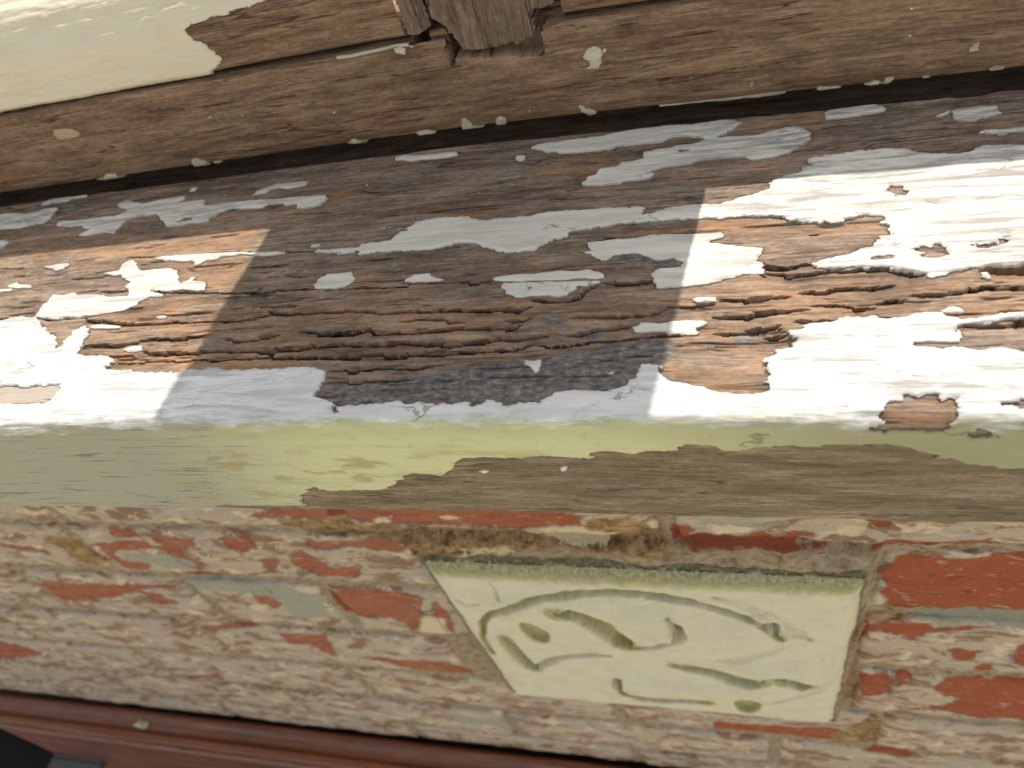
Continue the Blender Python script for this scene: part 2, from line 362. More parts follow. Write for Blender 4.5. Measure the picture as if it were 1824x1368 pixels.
coat = (D2((-500, 120), (0, 115), (60, 108), (120, 95), (150, 90), (190, 98), (235, 92), (262, 110), (265, 135), (290, 165), (310, 195), (365, 208), (370, 260), (378, 300), (390, 298), (400, 290), (440, 240), (500, 170), (530, 150), (585, 165), (575, 200), (555, 230), (540, 265), (510, 305), (520, 335), (560, 345), (640, 342), (690, 345), (735, 378), (720, 400), (685, 432), (760, 440), (860, 435), (880, 455), (1000, 458), (1060, 450), (1180, 460), (1260, 440), (1370, 430), (1410, 440), (1640, 440))
    + D4((70, 432), (190, 430), (350, 418), (480, 430), (465, 500), (425, 545), (425, 605), (530, 655), (520, 710), (555, 712), (590, 668), (640, 672), (720, 668), (800, 655), (960, 642), (1030, 662), (1070, 640), (1120, 650), (1180, 665), (1220, 650), (1290, 662), (1400, 655), (1450, 682), (1550, 632), (1600, 650), (1640, 672))
    + D6((0, 675), (40, 682), (70, 650), (230, 660), (260, 630), (330, 578), (400, 568), (480, 572), (600, 570), (680, 580), (740, 570), (800, 530), (855, 500), (860, 450), (910, 405), (985, 405), (1000, 470), (1060, 518), (1150, 525), (1200, 545), (1270, 550), (1330, 575), (1450, 588), (1560, 588), (1690, 582))
    + D8((165, 580), (160, 480), (140, 450), (175, 360), (230, 305), (300, 290), (330, 235), (295, 230), (298, 182), (375, 178), (440, 130), (600, 125), (640, 92), (830, 90), (900, 100), (1060, 85), (1180, 65), (1300, 60), (1330, 90), (1390, 110), (1480, 105), (1640, 80), (1720, 58), (1824, 55), (2100, 40), (2100, 80), (1824, 90), (1740, 100), (1640, 120), (1560, 128), (1420, 128), (1390, 150), (1390, 250), (1180, 258), (1080, 262), (1100, 290), (1260, 300), (1480, 298), (1580, 310), (1620, 295), (1740, 310), (1824, 320), (2300, 310))
    + F6((2300, 150), (1824, 212), (1790, 212), (1750, 228), (1690, 210), (1640, 200), (1540, 185), (1500, 162), (1440, 165), (1400, 145), (1300, 110), (1200, 100), (1050, 98), (920, 102), (880, 118), (780, 115), (660, 118), (600, 130), (500, 142), (440, 148), (400, 138), (360, 112), (300, 108), (235, 112), (225, 145), (100, 150), (0, 170))
    + F5((1560, 160), (1500, 155), (1440, 160), (1430, 195), (1390, 190), (1300, 185), (1200, 178), (1100, 190), (960, 188), (860, 192), (825, 200), (800, 235), (760, 275), (700, 262), (610, 262), (560, 290), (500, 328), (420, 338), (220, 340), (150, 320), (110, 355), (90, 390), (120, 412))
    + F4((1180, 410), (1050, 408), (1000, 420), (700, 470), (0, 470), (-700, 440)))
coat_holes = [D8((890, 690), (960, 655), (1020, 640), (1060, 592), (1100, 605), (1140, 620), (1180, 598), (1230, 612), (1280, 620), (1300, 650), (1350, 630), (1390, 628), (1418, 690), (1380, 735), (1360, 770), (1240, 790), (1060, 785), (960, 785), (920, 800), (880, 785), (800, 768), (870, 755), (905, 730)),
    D8((1650, 660), (1760, 650), (1800, 620), (1900, 620), (1900, 690), (1824, 700), (1740, 690)), D8((1460, 800), (1540, 770), (1600, 768), (1650, 800), (1580, 820), (1500, 820)),
    D2((-200, 550), (0, 550), (60, 540), (180, 552), (330, 535), (415, 530), (380, 590), (345, 640), (270, 660), (130, 660), (0, 662), (-200, 660))]
mid = (D3((410, 555), (430, 540), (560, 535), (690, 520), (705, 500), (830, 488), (880, 480), (940, 440), (1000, 410), (1060, 365), (1150, 340), (1260, 328), (1380, 328), (1500, 348), (1600, 342), (1700, 335), (1824, 310))
    + D5((260, 292), (420, 280), (560, 265), (640, 258), (780, 262), (905, 258), (900, 275), (870, 295), (940, 300), (980, 280), (1080, 262), (1160, 250), (1250, 245), (1340, 240), (1400, 225), (1500, 205), (1640, 165))
    + D7((165, 140), (200, 90), (255, 60), (380, 30))
    + DU((380, 905), (440, 850), (450, 815), (540, 800), (620, 790), (660, 775), (780, 765), (900, 755), (1050, 755), (1100, 775), (1200, 785), (1290, 785), (1430, 782), (1500, 755), (1600, 740), (1824, 725), (2300, 680))
    + D7((2300, 590), (1824, 618), (1620, 628), (1540, 640), (1440, 660), (1320, 672), (1180, 690), (1130, 668), (1000, 655), (920, 640), (860, 645), (760, 640), (700, 635), (640, 645), (560, 655), (480, 648), (465, 625), (500, 605), (560, 580), (640, 570), (720, 530), (830, 510), (880, 470), (930, 445), (1000, 435), (960, 400), (945, 370), (890, 350), (915, 318), (820, 305), (730, 310), (680, 335), (620, 355), (540, 350), (480, 362), (370, 350), (280, 325), (180, 315), (0, 318))
    + D5((1450, 320), (1380, 330), (1300, 325), (1200, 328), (1100, 335), (980, 348), (850, 355), (740, 370), (640, 380), (540, 400), (450, 410), (420, 440), (380, 458), (310, 462), (290, 490), (240, 490), (210, 520), (170, 540), (90, 555))
    + D3((1700, 550), (1600, 545), (1540, 530), (1480, 500), (1440, 488), (1350, 492), (1270, 510), (1180, 525), (1050, 535), (900, 545), (780, 555), (700, 562), (670, 545), (640, 555), (580, 565), (570, 552), (480, 552)))
mid_holes = [D7((920, 160), (960, 115), (1030, 115), (1085, 150), (1080, 175), (1000, 185)), D7((1105, 535), (1150, 510), (1210, 512), (1230, 470), (1260, 500), (1320, 520), (1335, 560), (1270, 578), (1180, 585), (1165, 550)),
    D7((830, 590), (860, 570), (980, 560), (980, 580), (880, 598)), D7((1440, 520), (1500, 510), (1510, 475), (1540, 490), (1660, 490), (1660, 455), (1720, 455), (1730, 480), (1690, 495), (1600, 520))]
# (name, outlines, holes)
PATCHES = [('paint_coat', [coat], coat_holes), ('paint_coat', [mid], mid_holes),
 ('paint_flake', [D1((-100, 315), (0, 310), (50, 300), (180, 300), (250, 285), (320, 265), (380, 262), (355, 300), (325, 340), (280, 362), (200, 375), (130, 395), (0, 402), (-100, 405))], []),
 ('paint_flake', [D1((270, 245), (330, 205), (400, 195), (480, 185), (570, 180), (560, 190), (470, 205), (430, 225), (350, 228), (290, 245))], []),
 ('paint_flake', [D1((380, 362), (420, 350), (560, 340), (700, 322), (760, 318), (800, 300), (840, 280), (825, 268), (780, 262), (775, 235), (810, 222), (840, 215), (880, 225), (940, 235), (1020, 215), (1100, 200), (1220, 183), (1200, 205), (1160, 225), (1220, 222), (1335, 210), (1330, 250), (1420, 245), (1440, 235), (1600, 220), (1800, 208))
    + D3((300, 195), (485, 185), (480, 215), (440, 240), (400, 255), (340, 268), (290, 262), (300, 240), (205, 243), (210, 235), (110, 237), (70, 260))
    + D1((1640, 262), (1560, 270), (1510, 265), (1440, 285), (1400, 315), (1365, 330), (1355, 355), (1290, 360), (1230, 365), (1180, 378), (1085, 388), (1070, 350), (1050, 330), (1045, 310), (1010, 300), (960, 310), (900, 315), (850, 330), (820, 350), (780, 385), (740, 425), (680, 420), (620, 430), (570, 440), (520, 437), (560, 415), (585, 398), (545, 388), (535, 375), (480, 382), (420, 385), (375, 378))],
    [D1((1130, 355), (1180, 340), (1210, 325), (1260, 325), (1245, 345), (1180, 355))]),
 ('paint_flake', [D3((-20, 184), (0, 180), (30, 150), (60, 135), (110, 120), (160, 105), (260, 98), (300, 95), (380, 86), (350, 112), (300, 125), (240, 138), (170, 132), (120, 140), (95, 162), (40, 172))], []),
 ('paint_flake', [D1((1232, 152), (1250, 132), (1283, 128), (1266, 152))], []),
 ('paint_flake', [D1((1010, 590), (1060, 575), (1200, 568), (1320, 562), (1440, 555), (1540, 550), (1640, 552), (1850, 545), (1850, 560), (1720, 572), (1600, 562), (1500, 572), (1440, 582), (1400, 597), (1340, 602), (1310, 625), (1270, 635), (1262, 612), (1150, 610), (1080, 600))], []),
 ('paint_flake', [D1((680, 690), (740, 680), (780, 670), (790, 645), (830, 610), (860, 600), (885, 608), (905, 650), (925, 672), (1000, 662), (1120, 658), (1150, 675), (1165, 705), (1160, 735), (1185, 752), (1230, 735), (1262, 705), (1280, 718), (1250, 740), (1340, 742), (1330, 795), (1290, 800), (1200, 795), (1100, 802), (1000, 798), (960, 805), (1065, 818), (1055, 835), (980, 838), (930, 860), (890, 890), (860, 906), (800, 931), (720, 941), (650, 951), (560, 961), (520, 974), (420, 971), (380, 981), (260, 976), (235, 964), (265, 920), (310, 870), (350, 825), (420, 830), (490, 815), (520, 830), (640, 825), (700, 840), (760, 840), (830, 835), (850, 800), (820, 785), (835, 755), (870, 748), (820, 730), (800, 700), (740, 702))], []),
 ('paint_flake', [D1((280, 645), (340, 635), (400, 625), (455, 615), (440, 640), (400, 660), (370, 672), (350, 655))], []),
 ('paint_flake', [D1((50, 772), (80, 755), (110, 743), (130, 758), (210, 763), (200, 780), (120, 780))], []),
 ('paint_flake', [D1((-60, 792), (70, 784), (85, 796), (-60, 812))], []),
 ('paint_flake', [D1((-80, 490), (0, 478), (60, 462), (30, 478), (65, 480), (30, 510), (10, 525), (-80, 530))], []),
 ('paint_flake', [D2((565, 150), (640, 138), (780, 148), (785, 160), (700, 165), (600, 162))], []),
 ('paint_flake', [D2((800, 300), (840, 285), (920, 275), (915, 305), (870, 318), (820, 312))], []),
 ('paint_flake', [D2((1015, 95), (1050, 84), (1085, 88), (1075, 102), (1030, 104))], []),
 ('paint_flake', [D5((510, 545), (545, 545), (540, 490), (600, 480), (720, 465), (850, 455), (950, 435), (1040, 430), (1200, 428), (1330, 425), (1400, 415), (1425, 435), (1390, 455), (1340, 465), (1310, 490), (1450, 500), (1540, 515), (1680, 520), (1670, 560), (1620, 605), (1690, 625), (1640, 660), (1680, 660), (1670, 690), (1560, 690), (1450, 715), (1400, 735), (1260, 760), (1060, 780), (990, 778), (970, 745), (975, 710), (940, 690), (1000, 655), (1160, 640), (1150, 610), (1100, 582), (1000, 598), (940, 585), (870, 560), (780, 552), (700, 570), (660, 600), (625, 608), (570, 570))], []),
 ('paint_flake', [D5((-87, 722), (-42, 710), (60, 690), (200, 685), (350, 668), (450, 670), (540, 662), (650, 690), (640, 715), (600, 725), (480, 715), (350, 730), (170, 735), (90, 738), (0, 740), (-60, 735))], []),
 ('paint_flake', [D5((-2, 750), (170, 742), (400, 738), (620, 735), (600, 750), (520, 770), (470, 765), (460, 795), (400, 830), (340, 838), (270, 830), (160, 835), (110, 850), (60, 848), (0, 800), (-32, 770))], [D5((140, 800), (150, 752), (165, 752), (160, 800))]),
 ('paint_flake', [D3((400, 785), (410, 755), (440, 710), (475, 708), (480, 690), (560, 690), (650, 675), (655, 715), (680, 718), (640, 750), (600, 772), (555, 778), (540, 788))], []),
 ('paint_flake', [D3((985, 740), (1010, 715), (1060, 695), (1140, 690), (1180, 715), (1245, 728), (1220, 738), (1120, 742), (1060, 745))], []),
 ('paint_flake', [D3((380, 517), (400, 498), (450, 493), (450, 513))], []),
 ('paint_flake', [D6((820, 155), (870, 150), (880, 125), (940, 130), (1000, 135), (1100, 120), (1300, 115), (1310, 130), (1250, 165), (1260, 190), (1220, 200), (1060, 200), (1040, 185), (980, 182), (850, 190))], []),
 ('paint_flake', [D6((120, 375), (180, 382), (230, 370), (230, 410), (220, 455), (180, 445), (150, 410))], []),
 ('paint_flake', [D6((675, 462), (690, 447), (708, 450), (690, 466))], []),
 ('paint_flake', [D5((1220, 857), (1260, 840), (1370, 840), (1365, 864), (1300, 870), (1240, 867))], []),
 ('paint_flake', [D7((1185, 692), (1200, 678), (1330, 670), (1320, 690), (1220, 710))], []),
 ('paint_flake', [D7((1540, 670), (1570, 665), (1610, 710), (1590, 716), (1550, 705))], []),
 ('paint_flake', [D8((1280, 45), (1340, 18), (1400, 22), (1440, 45), (1420, 62), (1330, 57))], []),
 ('paint_flake', [DT((170, 535), (210, 512), (300, 495), (420, 480), (560, 465), (640, 450), (760, 420), (920, 398), (1100, 378), (1200, 375), (1280, 365), (1390, 350), (1500, 348), (1528, 362), (1500, 385), (1480, 405), (1420, 435), (1365, 465), (1310, 468), (1260, 455), (1200, 445), (1100, 450), (1050, 465), (1030, 485), (920, 495), (800, 510), (740, 510), (660, 535), (520, 552), (420, 560), (345, 566), (330, 552), (265, 555), (240, 540)),
    DT((505, 772), (530, 720), (585, 708), (610, 670), (740, 650), (745, 625), (890, 600), (915, 555), (980, 540), (1080, 530), (1110, 512), (1220, 500), (1300, 468), (1450, 455), (1640, 440), (1700, 420), (1800, 402)) + DU((290, 610), (380, 615), (430, 635), (440, 680), (390, 720), (340, 755), (280, 780), (200, 800), (70, 820), (20, 810))
    + DT((1600, 598), (1540, 585), (1440, 590), (1330, 600), (1240, 608), (1200, 630), (1110, 640), (1000, 655), (930, 685), (965, 695), (940, 712), (880, 735), (780, 740), (740, 760), (620, 768))], [DT((1105, 545), (1130, 538), (1200, 540), (1195, 553), (1120, 562))]),
 ('paint_flake', [DU((530, 552), (550, 498), (700, 485), (800, 470), (850, 462), (910, 475), (925, 495), (900, 510), (820, 520), (680, 540))], []),
 ('paint_flake', [DU((1350, 510), (1400, 495), (1500, 482), (1560, 475), (1640, 480), (1650, 500), (1670, 525), (1560, 550), (1510, 575), (1400, 570), (1360, 545))], []),
 ('paint_flake', [DU((1540, 650), (1560, 630), (1700, 625), (1824, 610), (2000, 600), (2000, 640), (1824, 650), (1730, 645), (1700, 668), (1640, 670), (1650, 655), (1580, 660))], []),
 ('paint_flake', [DU((1255, 538), (1300, 518), (1350, 496), (1335, 522), (1290, 538))], []),
 ('paint_flake', [DM((925, 390), (945, 360), (1060, 360), (1160, 350), (1330, 338), (1325, 360), (1240, 375), (1140, 385), (1080, 388), (1030, 400), (990, 388))], []),
 ('paint_flake', [DM((1700, 385), (1720, 362), (1765, 360), (1770, 385), (1740, 398))], []),
 ('paint_flake', [F5((930, 260), (945, 253), (970, 258), (950, 267))], []),
 ('paint_flake', [F5((1300, 242), (1325, 235), (1338, 252), (1310, 260))], []),
]
X, S = sill.X, sill.S
hlow = 0.0006 * fbm(X * 9, S * 25, 3, 2) + 0.0008 * fbm(X * 30, S * 60, 2, 5) * sstep(0.02, 0, S)
hlow += sstep(-0.006, 0.0, S) * sstep(0.010, 0.001, S) * 0.0012 * fbm(X * 70, S * 120, 3, 88)     # the arris is lumpy
hlow -= 0.013 * sstep(0.1280, 0.1292, S + 0.0008 * fbm(X * 60, X * 0, 3, 90))
cover = np.full(X.shape, -1.0); fields = []
for k, (nm, adds, holes) in enumerate(PATCHES):
    big = nm == 'paint_coat'
    F, win = patch_field(sill, [sill.trace(a) for a in adds], [sill.trace(a) for a in holes], 0.0013 if big else 0.0006, 100 + 13 * k)
    fields.append((nm, F, win)); i0, i1, j0, j1 = win
    cover[i0:i1, j0:j1] = np.maximum(cover[i0:i1, j0:j1], F)

# cracks and lifted slivers: (points, width in photo pixels, depth mm, step mm)
CR = [(D2((265, 110), (420, 106), (540, 100), (700, 120), (850, 128), (1000, 126), (1150, 122), (1310, 124), (1500, 120), (1680, 114)), 5, 4, 1.2),
 (D4((0, 108), (60, 95), (120, 68), (240, 80), (400, 73), (600, 62), (800, 70), (1050, 62), (1200, 50), (1500, 48), (1700, 40), (1820, 25)), 6, 5, 1.6),
 (D2((510, 300), (560, 278), (700, 268), (900, 250), (920, 236), (1000, 226), (1180, 228), (1360, 215)), 3.5, 3, 1.4),
 (D2((1430, 240), (1640, 227), (1780, 215), (1824, 205)), 4, 4, 1.2),
 (D2((910, 320), (1000, 315), (1180, 315), (1330, 310), (1560, 305), (1780, 295)), 4, 4, 1.2),
 (D4((0, 300), (140, 292), (150, 282), (300, 275), (380, 258), (600, 256), (830, 258), (1000, 242), (1180, 250), (1290, 250), (1500, 236), (1600, 212), (1824, 205)), 5, 4, 1.6),
 (D2((700, 345), (800, 342), (880, 340)), 4, 3, 0.8), (D2((735, 380), (900, 372), (1100, 365), (1400, 360), (1520, 350)), 3.5, 3, 1.0),
 (D2((1500, 340), (1660, 337)) + D4((0, 335), (300, 330), (640, 330), (900, 326), (1040, 320), (1200, 315), (1400, 302), (1650, 290), (1824, 272)), 6, 5, 1.6),
 (D4((310, 190), (480, 190), (650, 194), (750, 168), (800, 180), (1000, 172), (1300, 166), (1700, 164), (1760, 145)), 5, 4, 1.5),
 (D4((490, 437), (680, 430), (700, 414), (1000, 415), (1180, 405)), 4, 3, 0.9), (D4((470, 515), (700, 512), (1070, 505)), 2.5, 2, 0.5),
 (D4((950, 130), (1100, 110), (1400, 118)), 3, 2, 0.7), (D4((1160, 270), (1300, 268)), 3, 2, 0.8),
 (D3((0, 805), (200, 797), (560, 780), (900, 772), (1000, 763), (1300, 753), (1600, 745)), 3, 3, 0.4), (D3((0, 640), (200, 640)), 2.5, 2, 0.2), (D3((200, 702), (380, 712)), 2.5, 2, 0.2),
 (D1((1600, 545), (1641, 545)) + D3((200, 543), (400, 540), (700, 520)), 3, 3, 0.2), (D3((0, 905), (300, 903)), 3, 3, 0.5), (D3((200, 300), (550, 288)), 2, 2, 0.1), (D3((1000, 385), (1400, 370)), 1.6, 1.5, 0),
 (D5((620, 742), (700, 748), (860, 742), (970, 725)), 8, 4, 1.5), (D5((160, 865), (400, 850), (470, 840), (540, 790), (620, 760)), 5, 4, 1.5), (D5((1040, 888), (1170, 885), (1365, 868)), 5, 4, 1.0),
 (D5((1365, 850), (1520, 850), (1750, 830), (1824, 824)), 4, 3, 1.2), (D5((560, 457), (700, 456), (950, 441)), 3, 2, 0.5), (D5((1665, 695), (1700, 652), (1824, 647)), 6, 4, 1.0),
 (D6((410, 95), (680, 85), (800, 72), (870, 65), (990, 52), (1050, 32)), 4, 4, 1.4), (D6((0, 215), (70, 206), (290, 195)), 6, 5, 1.2), (D6((390, 190), (460, 192), (600, 158), (760, 150), (830, 150)), 5, 4, 1.4),
 (D6((180, 270), (360, 265), (520, 238), (680, 235), (870, 235)), 5, 4, 1.2), (D6((870, 220), (1050, 210), (1170, 205)), 3, 2, 0.8), (D6((1340, 100), (1500, 96), (1590, 90), (1620, 64), (1824, 56)), 5, 4, 1.5),
 (D6((1350, 182), (1590, 176), (1620, 162), (1824, 142)), 4, 3, 1.2), (D6((1690, 210), (1824, 205)), 7, 4, 1.2), (D6((0, 45), (60, 45), (180, 27)), 6, 5, 1.2), (D6((1250, 280), (1400, 270), (1640, 260)), 2, 2, 0.5), (D6((0, 120), (120, 125), (190, 90)), 5, 4, 1.5),
 (D7((120, 692), (150, 658), (260, 650), (350, 640), (370, 630), (460, 630)), 5, 4, 1.0), (D7((100, 695), (300, 690), (460, 676), (560, 662), (760, 656), (920, 656), (1010, 666), (1090, 680), (1180, 688)), 6, 4, 1.4),
 (D7((1520, 652), (1550, 640), (1824, 634), (2100, 625)), 9, 5, 1.4), (D7((0, 832), (190, 832)), 4, 3, 1.2), (D7((230, 825), (310, 822)), 4, 3, 1.0), (D7((350, 808), (430, 796), (550, 790), (560, 776), (780, 772), (900, 765), (990, 756)), 5, 4, 1.5),
 (D7((1075, 820), (1200, 808), (1400, 796), (1520, 780), (1560, 766), (1824, 766), (2100, 760)), 7, 4, 1.6), (D7((440, 888), (530, 885), (620, 880), (720, 900), (860, 890)), 5, 4, 1.4), (D7((870, 876), (930, 866), (940, 854), (1065, 855)), 5, 4, 1.3), (D7((415, 440), (510, 430)), 3, 2, 0.7),
 (D8((330, 117), (440, 118), (600, 113)), 8, 5, 1.6), (D8((130, 212), (290, 207)), 7, 4, 1.2), (D8((850, 75), (1000, 78), (1160, 70)), 6, 4, 1.0), (D8((1420, 140), (1640, 132), (1740, 122), (1824, 102), (2000, 95)), 8, 4, 1.4), (D8((1660, 45), (1824, 40), (2000, 36)), 5, 3, 1.2),
 (D8((0, 165), (60, 155), (250, 132)), 4, 3, 1.2), (D8((0, 92), (60, 77), (250, 50), (440, 36)), 4, 3, 1.2), (D1((820, 580), (900, 576), (1010, 578)), 3, 3, 0.3), (D1((650, 803), (840, 798)), 5, 3, 0.5), (D1((1000, 806), (1340, 810), (1824, 800)), 3, 3, 0.5), (D1((0, 650), (160, 648)), 3, 2, 0.3),
 (D1((80, 695), (170, 695)), 2.5, 2, 0.2), (D3((830, 400), (1000, 380)), 2, 1.5, 0.1), (DT((380, 800), (520, 790)), 2, 2, 0.1), (DT((1120, 675), (1190, 672)), 4, 2, 0.2), (DT((1280, 662), (1360, 658)), 4, 2, 0.2), (DT((280, 860), (520, 848)), 2, 2, 0.1),
 (D1((1600, 645), (1730, 640)), 3, 2, 0.2), (D1((1720, 712), (1824, 708)), 3, 2, 0.2)]
rot_band = [D2((250, 95), (900, 60), (1824, 20)) + D4((600, 20), (1824, -30)) + D6((400, -100), (1200, -60)) + D7((0, 690), (1000, 660), (1824, 620), (2300, 610))
            + D8((2300, 100), (1420, 150), (1300, 60), (640, 95), (300, 180), (330, 290), (0, 260)) + D6((1200, 240), (600, 250)) + D4((1824, 300), (1200, 400), (500, 420), (0, 400)) + D2((1500, 390), (700, 370), (520, 310), (400, 140))]
mold = [D4((430, 560), (520, 520), (900, 500), (1200, 440), (1500, 390), (1640, 375)) + D6((0, 380), (300, 330), (600, 300), (640, 240), (1000, 230), (1140, 240), (1060, 380), (900, 400), (850, 480), (700, 575), (300, 585), (200, 665), (0, 690)) + D4((1400, 670), (1000, 660), (540, 720), (430, 620)),
        D5((655, 605), (700, 562), (790, 545), (880, 556), (960, 588), (1100, 572), (1165, 640), (1000, 655), (800, 630)), D6((230, 60), (400, 60), (410, 140), (250, 160)), D6((480, 180), (640, 160), (640, 220), (480, 230)), D6((1500, 185), (1640, 180), (1680, 230), (1500, 240)),
        D2((1360, 200), (1450, 210), (1460, 260), (1370, 250)), D4((390, 370), (560, 370), (560, 410), (380, 410)), DU((1290, 520), (1350, 500), (1390, 575), (1330, 580))]
def soft(polys, wd):
    m = np.zeros(X.shape)
    for p in polys:
        q = sill.trace(p); i0, i1 = np.searchsorted(sill.x, [q[:, 0].min() - wd, q[:, 0].max() + wd]); j0, j1 = np.searchsorted(sill.ss, [q[:, 1].min() - wd, q[:, 1].max() + wd])
        m[i0:i1, j0:j1] = np.maximum(m[i0:i1, j0:j1], sstep(-wd, wd, sdf(X[i0:i1, j0:j1], S[i0:i1, j0:j1], q)))
    return m
rot = soft(rot_band, 0.004); mo = soft(mold, 0.003); primer = soft([D2((-200, 550), (415, 530), (345, 640), (-200, 660))], 0.0006)
fresh_and_sunlit = np.maximum(0.75 * rot, soft([D7((-280, 340), (0, 318), (370, 350), (620, 355), (730, 310), (915, 318), (960, 410), (700, 440), (200, 450), (-280, 430)), D1((1100, 640), (1600, 560), (1560, 720), (1420, 900), (1000, 960), (1100, 860), (1340, 800)),
  D1((-100, 540), (600, 470), (1700, 370), (1620, 530), (900, 575), (-100, 640)), D6((1050, 400), (1690, 400), (1690, 580), (1330, 570), (1060, 510)), D8((900, 690), (1060, 600), (1390, 630), (1400, 740), (1000, 770))], 0.004))  # fresh splintered wood, plus warm tone painted over the sunlit patches
onface = sstep(-0.002, -0.006, S)
hf = 0.00012 * fbm(X * 40, S * 1000, 2, 11) + 0.00012 * (1 - onface) * fbm(X * 9, S * 330, 3, 12) + 0.0003 * (1 - onface) * fbm(X * 8, S * 70, 2, 13)
pits = fbm(X * 30, S * 520, 3, 15); hf -= (1 - onface) * 0.0008 * sstep(0.42, 0.55, pits)
# broken terraces of rotten wood
jx = X + 0.03 * np.round(2.5 * fbm(X * 90, S * 300, 2, 14)) / 2.5
q = fbm(jx * 7, S * 260, 2, 16) * 2.4; terr = (np.floor(q * 2) + sstep(0.0, 0.10, q * 2 - np.floor(q * 2))) / 2
hf += rot * (0.0005 * terr - 0.0002 + 0.00012 * fbm(X * 60, S * 900, 2, 18))
hf += 0.00035 * mo * fbm(X * 160, S * 420, 3, 19)
dS = np.zeros(X.shape)
for k, (pl, wpx, dep, stp) in enumerate(CR):
    q = sill.trace(pl, 0); o = np.argsort(q[:, 0]); q = q[o]; x0, x1 = q[0, 0], q[-1, 0]
    i0, i1 = np.searchsorted(sill.x, [x0, x1]); xx = sill.x[i0:i1]
    if len(xx) < 3: continue
    sc = np.interp(xx, q[:, 0], q[:, 1])
    cell = np.floor(xx * 75 + 1.3 * vnoise(xx * 60, xx * 0 + k, 29) + k * 0.37)
    jag = 0.0006 * _h(cell, cell * 0 + k, 31) * (stp > 0.35) + 0.00012 * fbm(xx * 500, xx * 0 + k, 2, 33)
    sc = sc + jag; tap = np.minimum(1, np.minimum(xx - x0, x1 - xx) / 0.006) ** 0.6
    ww = wpx * 0.00026 * 0.62 * tap * (0.8 + 0.4 * _h(cell, cell * 0 + k, 35) * (stp > 0.35)) + 1e-5
    j0, j1 = np.searchsorted(sill.ss, [sc.min() - 0.02, sc.max() + 0.02])
    d = S[i0:i1, j0:j1] - sc[:, None]; W = ww[:, None]; T = tap[:, None]
    hf[i0:i1, j0:j1] -= dep * 0.0015 * T * np.exp(-np.minimum((d / W) ** 8, 50))
    hf[i0:i1, j0:j1] += stp * 0.0004 * T * np.where(d > 0, np.exp(-np.abs(d) / 0.012), -np.exp(-np.abs(d) / 0.007))
    # the upper lip of each split overhangs it
    dS[i0:i1, j0:j1] = np.minimum(dS[i0:i1, j0:j1], np.where(d > W * 0.95, -1.5 * W * T * np.exp(-(np.abs(d) - W * 0.95) / 0.0025), 0))
under = sstep(-0.0006, 0.0004, cover)
hw = hlow + hf * (1 - under) - 0.0004 * under
root = empty('timber_sill', (-0.1, 0.16, CH - 0.195), 'weathered timber window sill with peeling white paint and split grain', 'sill')
mesh_obj('board', sill.points(hw, None, S + dS * (1 - under)), grid_quads(len(sill.x), len(sill.ss)), M_sill, root, False, sill.uv(), {'mold': mo.ravel(), 'primer': primer.ravel(), 'fresh_and_sunlit': fresh_and_sunlit.ravel()})
# under the flakes that bridge cracks the paint sinks a little
hp = hlow + 0.35 * np.clip(hf, -0.0015, 0.0015) * rot
for k, (nm, F, win) in enumerate(fields):
    big = nm == 'paint_coat'
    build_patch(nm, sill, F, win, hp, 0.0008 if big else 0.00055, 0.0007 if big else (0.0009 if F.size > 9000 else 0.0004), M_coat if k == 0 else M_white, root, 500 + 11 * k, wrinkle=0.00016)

# ------------------------------------------------------------------ window frame rail above the sill
def face_sheet(prof, xs, step, mp, ms, dip):
    L = [0]
    for a_, b_ in zip(prof[:-1], prof[1:]): L.append(L[-1] + math.dist(a_, b_))
    sh = Sheet(prof, L, xs, dip); sh.lay(np.arange(0, L[-1], step)); sh.L = L
    sh.map_p = mp; sh.map_s = ms(L); return sh
xr = np.unique(np.concatenate([-0.42 - np.geomspace(0.001, 0.48, 16), np.arange(-0.42, 0.1801, 0.0009), 0.18 + np.geomspace(0.001, 0.42, 16)]))
pr = [(0.292, -0.160), (0.290, -0.1452), (0.2635, -0.1462), (0.2600, -0.1440), (0.2578, -0.1390), (0.2570, -0.130), (0.2578, -0.1095), (0.2590, -0.1082), (0.30, -0.1080)]
rail = face_sheet(pr, xr, 0.0005, [pr[3], pr[5], pr[6], pr[7]], lambda L: [L[3], L[5], L[6], L[7]], lambda S: np.ones_like(S))
X, S = rail.X, rail.S
K1 = lambda *p: Z(0, 0, 3.8, *p); K2 = lambda *p: Z(600, 0, 3.8, *p)
hl = 0.0005 * fbm(X * 7, S * 30, 3, 71)
hf = 0.00016 * fbm(X * 16, S * 420, 3, 72) + 0.00025 * fbm(X * 40, S * 120, 3, 73) - 0.0006 * sstep(0.3, 0.55, fbm(X * 26, S * 380, 3, 74))
for pl, wpx, dep in [(K2((620, 512), (700, 505)), 2, 1.2), (K2((1050, 560), (1160, 556)), 2, 1.5), (DU((1190, 192), (1340, 184)), 3, 2), (DT((800, 95), (1300, 55), (1824, 5)), 2, 1.0), (DU((200, 190), (800, 130), (1800, 60)), 2, 1.0)]:
    q = rail.trace(pl, 0); i0, i1 = np.searchsorted(rail.x, [q[0, 0], q[-1, 0]]); xx = rail.x[i0:i1]; sc = np.interp(xx, q[:, 0], q[:, 1]) + 0.0004 * fbm(xx * 200, xx * 0, 2, 5)
    hf[i0:i1] -= dep * 0.001 * np.exp(-np.minimum(((S[i0:i1] - sc[:, None]) / (wpx * 0.00025)) ** 2, 50))
notch = rail.trace(K2((500, 300), (620, 270), (640, 230), (740, 240), (745, 300), (735, 330), (770, 440), (785, 440), (800, 395), (900, 375), (1000, 385), (1200, 370), (1250, 385), (1400, 372), (1370, 230), (1400, 100), (1400, 40), (500, 40)))
